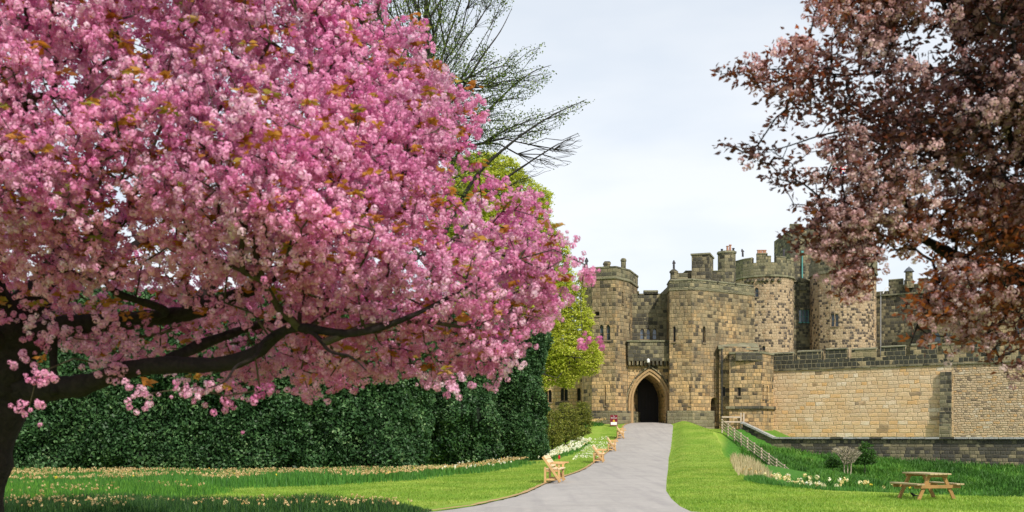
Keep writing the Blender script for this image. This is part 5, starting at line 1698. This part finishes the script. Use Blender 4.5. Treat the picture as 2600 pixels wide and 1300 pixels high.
def bed(label, poly, n_bl, h, heads, leafmat_='daff_leaf', w=.022, lean=.35, hr=.035, headh=(.9, 1.1), name='flower_bed', clump=.8, hv=.3, cat='flowers'):
    C = pts_in(poly, n_bl)
    if clump:
        g = vnoise(C[:, 0], C[:, 1], clump, 6); C = C[RNG.random(len(C)) < np.clip(.35 + g, 0, 1)]
    cz = C.mean(0); t = empty(name, Vector((cz[0], cz[1], cz[2])), label, cat); t['kind'] = 'stuff'
    ed = poly_dist(C[:, 0], C[:, 1], poly)
    kk = RNG.random(len(C)) < np.clip(ed / 1.2 + .6 * (vnoise(C[:, 0], C[:, 1], .6, 77) - .5) + .25, 0, 1)
    C = C[kk]; ed = ed[kk]
    blades('leaves', C, h * np.clip(.25 + ed / 1.6, .25, 1) * (.75 + .5 * vnoise(C[:, 0], C[:, 1], .9, 3)), w, M[leafmat_], t, lean, hv)
    for (mat, n, size, cond) in heads:
        Hc = pts_in(poly, n)
        if cond is not None: Hc = Hc[cond(Hc)]
        if len(Hc) == 0: continue
        Hc = Hc[poly_dist(Hc[:, 0], Hc[:, 1], poly) > .5] if len(Hc) > 300 else Hc
        Hc = Hc + np.array([0, 0, 1.0]) * (h * RNG.uniform(headh[0], headh[1], len(Hc)))[:, None]
        balls_mesh('flower_heads', Hc, size, M[mat], t, npet=7, petal=1.2, rnd=RNG.random(len(Hc)), squash=1.1)
        S = Hc.copy(); S[:, 2] -= h * .5
        blades('stems', S, h * .5, .01, M['stem'], t, .02, .02)
    return t

bedA = [(-24, 38.5), (-17, 33.5), (-9, 33.5), (-6.2, 35.5), (-3.6, 40.0), (-.4, 50), (.9, 55), (1.9, 60), (-.6, 57.8), (-3.4, 48.6), (-8.3, 44.2), (-21.5, 43.2), (-26, 43)]
bed('band of fading daffodils with tan withered heads at the foot of the hedge', bedA, 90000, .36,
    [('withered', 14000, .032, lambda c: vnoise(c[:, 0], c[:, 1], 2.0, 42) + .03 * (c[:, 1] - 38) > .35), ('whiteflower', 500, .045, lambda c: c[:, 0] > -3.0), ('yellowflower', 50, .03, None)], 'daff_leaf', .03)
bedA2 = [(-24, 24), (-14, 24), (-9.4, 27.5), (-8.2, 30), (-9, 33.5), (-17, 33.5), (-24, 38.5)]
bed('long grass with tan seed heads on the left lawn beside the cherry trunk', bedA2, 90000, .30, [('withered', 1300, .026, lambda c: vnoise(c[:, 0], c[:, 1], 1.6, 40) > .45), ('yellowflower', 30, .025, None)], 'blade', .02)
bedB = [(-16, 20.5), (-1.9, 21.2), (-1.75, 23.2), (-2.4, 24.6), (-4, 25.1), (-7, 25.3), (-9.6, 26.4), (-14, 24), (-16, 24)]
bed('strip of long grass coloured dark for shade, with brown seed heads at the bottom edge left of the path', bedB, 85000, .29, [('withered', 1100, .024, lambda c: vnoise(c[:, 0], c[:, 1], 1.1, 41) > .4)], 'painted_shade_blade', .018)
bedC = [(1.9, 60.4), (2.1, 59.5), (4.2, 70), (6.4, 82), (5.6, 84), (3.7, 76), (2.4, 66)]
bed('white daffodils on the grass between the olive shrubs and the benches', bedC, 16000, .38, [('whiteflower', 900, .07, None), ('creamflower', 60, .05, None)], 'daff_leaf', .05)
bedE = [(5.8, 95.5), (8.6, 97.2), (9.1, 98.6), (5.8, 97.5)]
bed('small clump of faded daffodils at the foot of the gatehouse beside the sign', bedE, 5000, .55, [('withered', 400, .06, None)], 'daff_leaf', .06)
bedD = [(8.7, 38.5), (8.65, 36), (8.9, 34.6), (9.3, 33.3), (10.3, 32.05), (10.9, 31.6), (11.3, 32.2), (10.7, 33.4), (10.2, 35), (10.2, 38), (10.6, 41), (9.3, 41)]
bed('clump of white and cream daffodils in thick leaves on the ditch edge below the fence', bedD, 17000, .42,
    [('whiteflower', 75, .055, lambda c: (c[:, 1] < 35.5) & (c[:, 0] < 10.6)), ('creamflower', 130, .055, lambda c: c[:, 1] < 37), ('withered', 60, .04, lambda c: c[:, 1] > 35)], 'daff_leaf', .03, lean=.5)
bedD2 = [(10.9, 31.75), (12.3, 30.4), (14.2, 28.85), (14.8, 29.3), (12.9, 30.6), (11.5, 31.9)]
bed('scattered yellow daffodils along the lawn edge left of the picnic table', bedD2, 3600, .24, [('yellowflower', 50, .045, lambda c: c[:, 0] < 12.6), ('creamflower', 30, .035, lambda c: c[:, 0] < 13.3)], 'blade', .02)
dry = [(9.3, 42), (10.2, 47), (11.7, 55), (12.7, 59), (13.5, 58), (12.4, 50), (11.3, 44.5), (10.4, 41)]
C = pts_in(dry, 6500)
g = vnoise(C[:, 0], C[:, 1], 2.2, 16); C = C[RNG.random(len(C)) < np.clip(g * 1.6 - .1, .05, 1)]
o, _ = blades('dry_grass', C, .36, .03, M['straw'], None, .35, .5)
tag(o, 'tall pale dry grass and old reeds on the ditch edge below the fence', 'grass', kind='stuff')

# rough grass on the ditch bank
C = pts_in([(11, 40), (18, 60), (20, 93), (24.4, 94.2), (43, 83.2), (46, 80), (36, 48), (20, 32), (12, 34)], 230000)
zz, rg = terrain(C[:, 0], C[:, 1]); C = C[(rg > .5) & (C[:, 2] > -3.2)]
g = vnoise(C[:, 0], C[:, 1], 1.3, 6) * .6 + vnoise(C[:, 0], C[:, 1], .5, 7) * .4
C = C[RNG.random(len(C)) < np.clip(g * 2.2 - .5, 0.06, 1)][:110000]
hue = np.clip(vnoise(C[:, 0], C[:, 1], 2.0, 9) * .8 + RNG.normal(scale=.15, size=len(C)), 0, 1)
o, _ = blades('rough_grass', C, .34, .075, M['rough_leaf'], None, .8, .5, rnd=hue)
tag(o, 'rough dark green grass and weeds covering the ditch bank', 'grass', kind='stuff')

# mown lawn: short blades where the camera is close enough to see them
def lawn_cloud(poly, n, h, w):
    C = pts_in(poly, n)
    ok = ((C[:, 0] < xl(C[:, 1]) - .02) | (C[:, 0] > xr(C[:, 1]) + .02))
    return C[ok], h, w
parts_ = [lawn_cloud([(3.5, 20), (20, 20), (20, 28.2), (14.2, 28.6), (11.1, 30.5), (9.7, 31.6), (9.2, 35), (9.8, 41), (11.3, 50), (5.8, 50), (5, 36), (4, 26)], 130000, .045, .02),
          lawn_cloud([(-9, 27.4), (-2, 24.5), (2, 36), (3.5, 48), (1.2, 56), (-3.6, 40.2), (-8.2, 34), (-9.5, 32)], 90000, .05, .022),
          lawn_cloud([(6, 50), (11.3, 50), (13.6, 62), (15.9, 75), (16.9, 86), (19, 97), (14, 98), (9, 75)], 60000, .06, .05),
          lawn_cloud([(3.5, 48), (1.2, 56), (3, 62), (7, 84), (8.5, 96), (10.5, 98), (9, 82), (6, 62)], 40000, .06, .05)]
A_ = np.concatenate([p[0] for p in parts_])
hue = np.clip(vnoise(A_[:, 0], A_[:, 1], 1.1, 21) * .7 + RNG.normal(scale=.18, size=len(A_)) + .1, 0, 1)
hs = np.concatenate([np.full(len(p[0]), p[1]) for p in parts_]); 
o, _ = blades('mown_grass', A_, .05, .022, M['lawn_blade'], None, .9, .5, rnd=hue)
tag(o, 'short bright green mown grass on the lawns beside the path', 'grass', kind='stuff')
C = pts_in([(3.6, 62), (5.6, 66), (8.2, 84), (8.3, 90), (6.6, 86), (4.6, 72)], 2600)
g = vnoise(C[:, 0], C[:, 1], 1.6, 31); C = C[g > .45]; C[:, 2] += .05
o = leaves('daisies', C, .08, M['whiteflower'], None, width=.9); tag(o, 'sprinkling of white daisies on the lawn behind the benches', 'flowers', kind='stuff')

# ------------------------------------------------------------------ benches
def make_bench():
    t = empty('garden_bench', (0, 0, 0), 'x', 'bench'); t['_local'] = 1
    Lb = 1.5
    for y in (0.04, Lb - .04):
        mb = MB(); mb.beam((.04, y, 0), (.04, y, .56), .075, .075, up=(0, 1, 0)); mb.build('leg', M['bench_wood'], t, bevel=.006)
        mb = MB(); mb.beam((.54, y, 0), (.54, y, .665), .075, .075, up=(0, 1, 0)); mb.build('leg', M['bench_wood'], t, bevel=.006)
        s = -1 if y < .5 else 1
        mb = MB(); mb.beam((-.04, y + s * .062, .94), (.60, y + s * .062, .03), .045, .09, up=(0, 0, 1)); mb.build('brace', M['bench_wood'], t, bevel=.005)
        mb = MB(); mb.beam((.10, y, .695), (.76, y, .695), .11, .06); mb.build('armrest', M['bench_wood'], t, bevel=.008)
        mb = MB(); mb.beam((.08, y, .11), (.50, y, .11), .045, .07); mb.build('rail', M['bench_wood'], t, bevel=.005)
        mb = MB(); mb.beam((.08, y, .43), (.50, y, .43), .045, .08); mb.build('rail', M['bench_wood'], t, bevel=.005)
    mb = MB()
    for x in (.14, .28, .42, .56):
        mb.box((x, Lb / 2, .495), (.125, Lb + .02, .045))
    mb.build('seat', M['slat_wood'], t, bevel=.008)
    mb = MB(); d = Vector((.64, 0, -.91)).normalized(); nn = Vector((d.z * -1, 0, d.x)) 
    nn = Vector((.818, 0, .575))
    for k in (.0, .165, .33):
        c = Vector((-.005, Lb / 2, .875)) + d * k + nn * .05
        mb.beam(c - Vector((0, Lb / 2 + .04, 0)), c + Vector((0, Lb / 2 + .04, 0)), .03, .145, up=tuple(d))
    mb.build('backrest', M['slat_wood'], t, bevel=.008)
    mb = MB(); mb.beam((.29, .06, .11), (.29, Lb - .06, .11), .05, .06); mb.build('stretcher', M['bench_wood'], t, bevel=.005)
    return t

def copy_tree(o, parent=None):
    c = o.copy(); COL.objects.link(c)
    if parent is not None: c.parent = parent
    for ch in list(o.children): copy_tree(ch, c)
    return c

bench0 = make_bench()
binfo = [(1381, 1229, -9, 'pale timber garden bench nearest the camera on the left edge of the path'),
         (1506, 1176.5, -7, 'second timber garden bench from the camera beside the path'),
         (1543, 1147.5, -5, 'third timber garden bench from the camera beside the path'),
         (1567, 1115, -4, 'farthest timber garden bench, near the maroon sign')]
for i, (px, row, rz, lab) in enumerate(binfo):
    b = bench0 if i == 0 else copy_tree(bench0)
    D = row_to_D(row); x, y = P2(px, D)
    b.location = (x, y, float(P(D)) + .055); b.rotation_euler = (0, 0, R(rz))
    sl = (float(P(D + 1.5)) - float(P(D))) / 1.5
    b.rotation_euler = (math.atan(sl), 0, R(rz))
    b['label'] = lab; b['group'] = 'benches along the path'
    if i == 0: B0 = (x, y, float(P(D)) + .055)

fl = empty('red_flower', (B0[0] + .62, B0[1] + 1.42, B0[2] + .5), 'single red flower standing behind the armrest of the nearest bench', 'flower')
mb = MB(); p0 = Vector(fl.location)
mb.tube([p0, p0 + Vector((.01, 0, .22)), p0 + Vector((.0, 0, .32))], [.006, .006, .006], 6); mb.build('stem', M['stem'], fl)
mb = MB(); mb.lathe(tuple(p0 + Vector((0, 0, .31))), [(0.01, 0), (.04, .03), (.045, .08), (.03, .15), (.012, .16)], 8); mb.build('bloom', M['red_petal'], fl, smooth=True)

# ------------------------------------------------------------------ picnic table
def picnic():
    x, y = P2(2352, 28.1)
    t = empty('picnic_table', (x, y, 0), 'brown wooden picnic table with attached bench seats on the right lawn', 'picnic table'); t['_local'] = 1
    t.rotation_euler = (0, 0, R(12)); t.location.z = tz(x, y) + .01
    mb = MB()
    for k in range(5): mb.box((-.26 + k * .13, 0, .70), (.12, 1.3, .042))
    mb.build('tabletop', M['table_top'], t, bevel=.006)
    for s in (-1, 1):
        mb = MB()
        for k in (0, 1): mb.box((s * (.535 + k * .12), 0, .425), (.11, 1.3, .042))
        mb.build('seat', M['table_top'], t, bevel=.006)
        for yy in (-.45, .45):
            mb = MB(); mb.beam((s * .22, yy, .685), (s * .575, yy, 0.0), .05, .095, up=(1, 0, 0)) if False else mb.beam((s * .20, yy, .68), (s * .545, yy, 0.0), .045, .095, up=(0, 0, 1))
            mb.build('leg', M['table_wood'], t, bevel=.005)
    for yy in (-.50, .50):
        mb = MB(); mb.beam((-.69, yy, .36), (.69, yy, .36), .04, .09); mb.build('crossbar', M['table_wood'], t, bevel=.005)
        mb = MB(); mb.beam((-.30, yy, .645), (.30, yy, .645), .04, .065); mb.build('crossbar', M['table_wood'], t, bevel=.005)
picnic()

def bird():
    x, y = P2(2317, 28.0)
    zg = tz(x, y) + .04
    J = [((-.062, 0, .118), .006), ((-.045, 0, .118), .014), ((-.028, 0, .115), .022), ((-.008, 0, .092), .030), ((.025, 0, .075), .036), ((.06, 0, .062), .024), ((.095, 0, .058), .012), ((.15, .0, .06), .008), ((.018, -.012, .035), .006), ((.012, -.014, .0), .004), ((.018, .014, .035), .006), ((.012, .016, .0), .004)]
    E = [(0, 1), (1, 2), (2, 3), (3, 4), (4, 5), (5, 6), (6, 7), (4, 8), (8, 9), (4, 10), (10, 11)]
    me = bpy.data.meshes.new('blackbird'); me.from_pydata([j[0] for j in J], E, [])
    o = bpy.data.objects.new('blackbird', me); COL.objects.link(o); me.materials.append(M['blackfeather'])
    o.modifiers.new('skin', 'SKIN')
    for i, j in enumerate(J): me.skin_vertices[0].data[i].radius = (j[1], j[1])
    me.skin_vertices[0].data[4].use_root = True
    m = o.modifiers.new('sub', 'SUBSURF'); m.levels = 1; m.render_levels = 2
    o.location = (x, y, zg); o.scale = (1.15, 1.15, 1.15)
    mb = MB(); mb.tube([(-.062, 0, .118), (-.088, 0, .114)], [.006, .001], 6); b = mb.build('beak', M['beak']); b.parent = o
    tag(o, 'small blackbird on the grass beneath the picnic table', 'bird')
bird()

# ------------------------------------------------------------------ post and rail fence
def fence():
    a = FEN_A[:2]; b = FEN_B[:2]; n = 12
    t = empty('wooden_fence', (a[0], a[1], tz(*a)), 'weathered four-rail wooden fence stepping down the ditch bank to the right', 'fence')
    P_ = [a + (b - a) * k / (n - 1) for k in range(n)]
    Z = [FEN_A[2] + (FEN_B[2] - FEN_A[2]) * k / (n - 1) for k in range(n)]
    for p, z in zip(P_, Z):
        zz = min(z, tz(*p)) - .3
        mb = MB(); mb.box((p[0], p[1], (zz + z + 1.15) / 2), (.12, .12, z + 1.15 - zz)); mb.build('post', M['fence_wood'], t, bevel=.01)
    dirn = (b - a) / np.linalg.norm(b - a); off = np.array([-abs(dirn[1]), -dirn[0] * 0]) * .07
    for h in (.28, .54, .80, 1.06):
        mb = MB()
        for k in range(n - 1):
            mb.beam((P_[k][0] + off[0], P_[k][1], Z[k] + h), (P_[k + 1][0] + off[0], P_[k + 1][1], Z[k + 1] + h), .04, .10)
        mb.build('rail', M['fence_wood'], t)
    t2 = empty('wooden_fence', (20.6, 96.3, 2.5), 'short level piece of wooden fence between the sloping fence and the wall end', 'fence')
    c = np.array(P2(1881, 97.2)); d = np.array([19.7, 96.2])
    for p in (c, c + np.array([.28, .05])):
        mb = MB(); mb.box((p[0], p[1], 2.9), (.14, .14, 2.2)); mb.build('post', M['fence_wood'], t2, bevel=.01)
    for h in (3.15, 3.6):
        mb = MB(); mb.beam((d[0], d[1], h), (c[0], c[1], h), .05, .13); mb.build('rail', M['fence_wood'], t2)
fence()

# ------------------------------------------------------------------ sign
def sign():
    x, y = P2(1558.5, 96.5); z = float(P(96.5)) + .05
    t = empty('notice_sign', (x, y, z), 'maroon standing notice board with yellow warning triangle, left of the gate arch', 'sign')
    mb = MB(); mb.box((x, y, z + .56), (.68, .05, 1.02)); mb.build('board', M['maroon'], t, bevel=.01)
    for s in (-1, 1):
        mb = MB(); mb.box((x + s * .3, y + .03, z + .28), (.05, .05, .62)); mb.build('leg', M['maroon'], t)
    yf = y - .032
    mb = MB(); mb.box((x, yf, z + .27), (.58, .012, .26)); mb.build('white_panel', M['white'], t, bevel=.004)
    mb = MB(); mb.poly([(x - .13, yf - .004, z + .44), (x + .13, yf - .004, z + .44), (x, yf - .004, z + .66)]); mb.build('warning_triangle', M['yellow'], t)
    mb = MB(); mb.poly([(x - .012, yf - .008, z + .50), (x + .012, yf - .008, z + .50), (x + .014, yf - .008, z + .60), (x - .014, yf - .008, z + .60)]); mb.box((x, yf - .008, z + .475), (.022, .004, .022)); mb.build('exclamation_mark', M['black'], t)
    mb = MB(); mb.poly([(x - .03, yf, z + .97), (x + .01, yf, z + .93), (x + .06, yf, z + .92), (x + .045, yf, z + .96), (x, yf, z + 1.0), (x - .03, yf, z + 1.02)]); mb.build('emblem', M['white'], t)
    cu = bpy.data.curves.new('lettering', 'FONT'); cu.body = 'Visitors'; cu.size = .19; cu.align_x = 'CENTER'; cu.extrude = .002
    tmp = bpy.data.objects.new('tmp', cu); COL.objects.link(tmp)
    dg = bpy.context.evaluated_depsgraph_get()
    me = bpy.data.meshes.new_from_object(tmp.evaluated_get(dg)); bpy.data.objects.remove(tmp)
    me.materials.clear(); me.materials.append(M['white'])
    o = bpy.data.objects.new('lettering', me); COL.objects.link(o); o.parent = t
    o.rotation_euler = (R(90), 0, 0); o.location = (0, -.034, .74)
sign()

# ------------------------------------------------------------------ pale bare shrub and green shrubs on the ditch bank
def bare_shrub():
    D = 76; x, y = P2(2152, D); z = zrow(1222, D)
    base = Vector((x, y, z)); t = empty('bare_shrub', base, 'pale leafless shrub with upswept twigs growing in the ditch', 'shrub')
    L = []
    for dx, dr in ((-6, 0), (2, 3), (10, 0)):
        L.append(smooth_path([tuple(base), *[to_world(np.float64(a), np.float64(b), np.float64(D)) for a, b in ((2150 + dx, 1200), (2150 + dx * 1.1, 1180), (2150 + dx * 1.6, 1165))]], [.06, .05, .045, .02]))
    limbs_mesh('stems', L, M['pale_twigs'], t, 7)
    n = 4000; px = RNG.uniform(2105, 2215, n); py = RNG.uniform(1132, 1180, n)
    ok = in_poly(px, py, [(2125, 1150), (2112, 1138), (2135, 1136), (2150, 1132), (2170, 1140), (2190, 1150), (2178, 1162), (2165, 1178), (2140, 1178)])
    Q = reject_near(to_world(px[ok], py[ok], D + RNG.normal(scale=.5, size=ok.sum())), .14)
    start = np.array([p for pts, _ in L for p in pts]); pos, par, cnt, N0 = grow(start, np.arange(len(start)) * .02, Q, base, .6, .5, .03)
    twig_mesh('twigs', pos, par, cnt, N0, .016, .35, .05, M['pale_twigs'], t, 3)
bare_shrub()
for lab, px, row0, row1, w, D in (('dark green bush against the retaining wall behind the bare shrub', 2196, 1122, 1178, 26, 84), ('low green bush left of the bare shrub', 2115, 1158, 1186, 18, 78)):
    x, y = P2(px, D)
    leafy_tree('shrub', lab, px, D, [[(px - w, row1), (px - w * .8, (row0 + row1) / 2), (px - w * .2, row0), (px + w * .6, row0 + 8), (px + w, (row0 + row1) / 2 + 6), (px + w * 1.1, row1)]],
               [([(px, row1, D), (px, (row0 + row1) / 2, D)], [.04, .02])], M['shrub_leaf'], M['beech_bark'], 1500, .17, .14, 14, .7, .8, zb=tz(x, y), group='green scrub on the ditch bank', tw=.01)
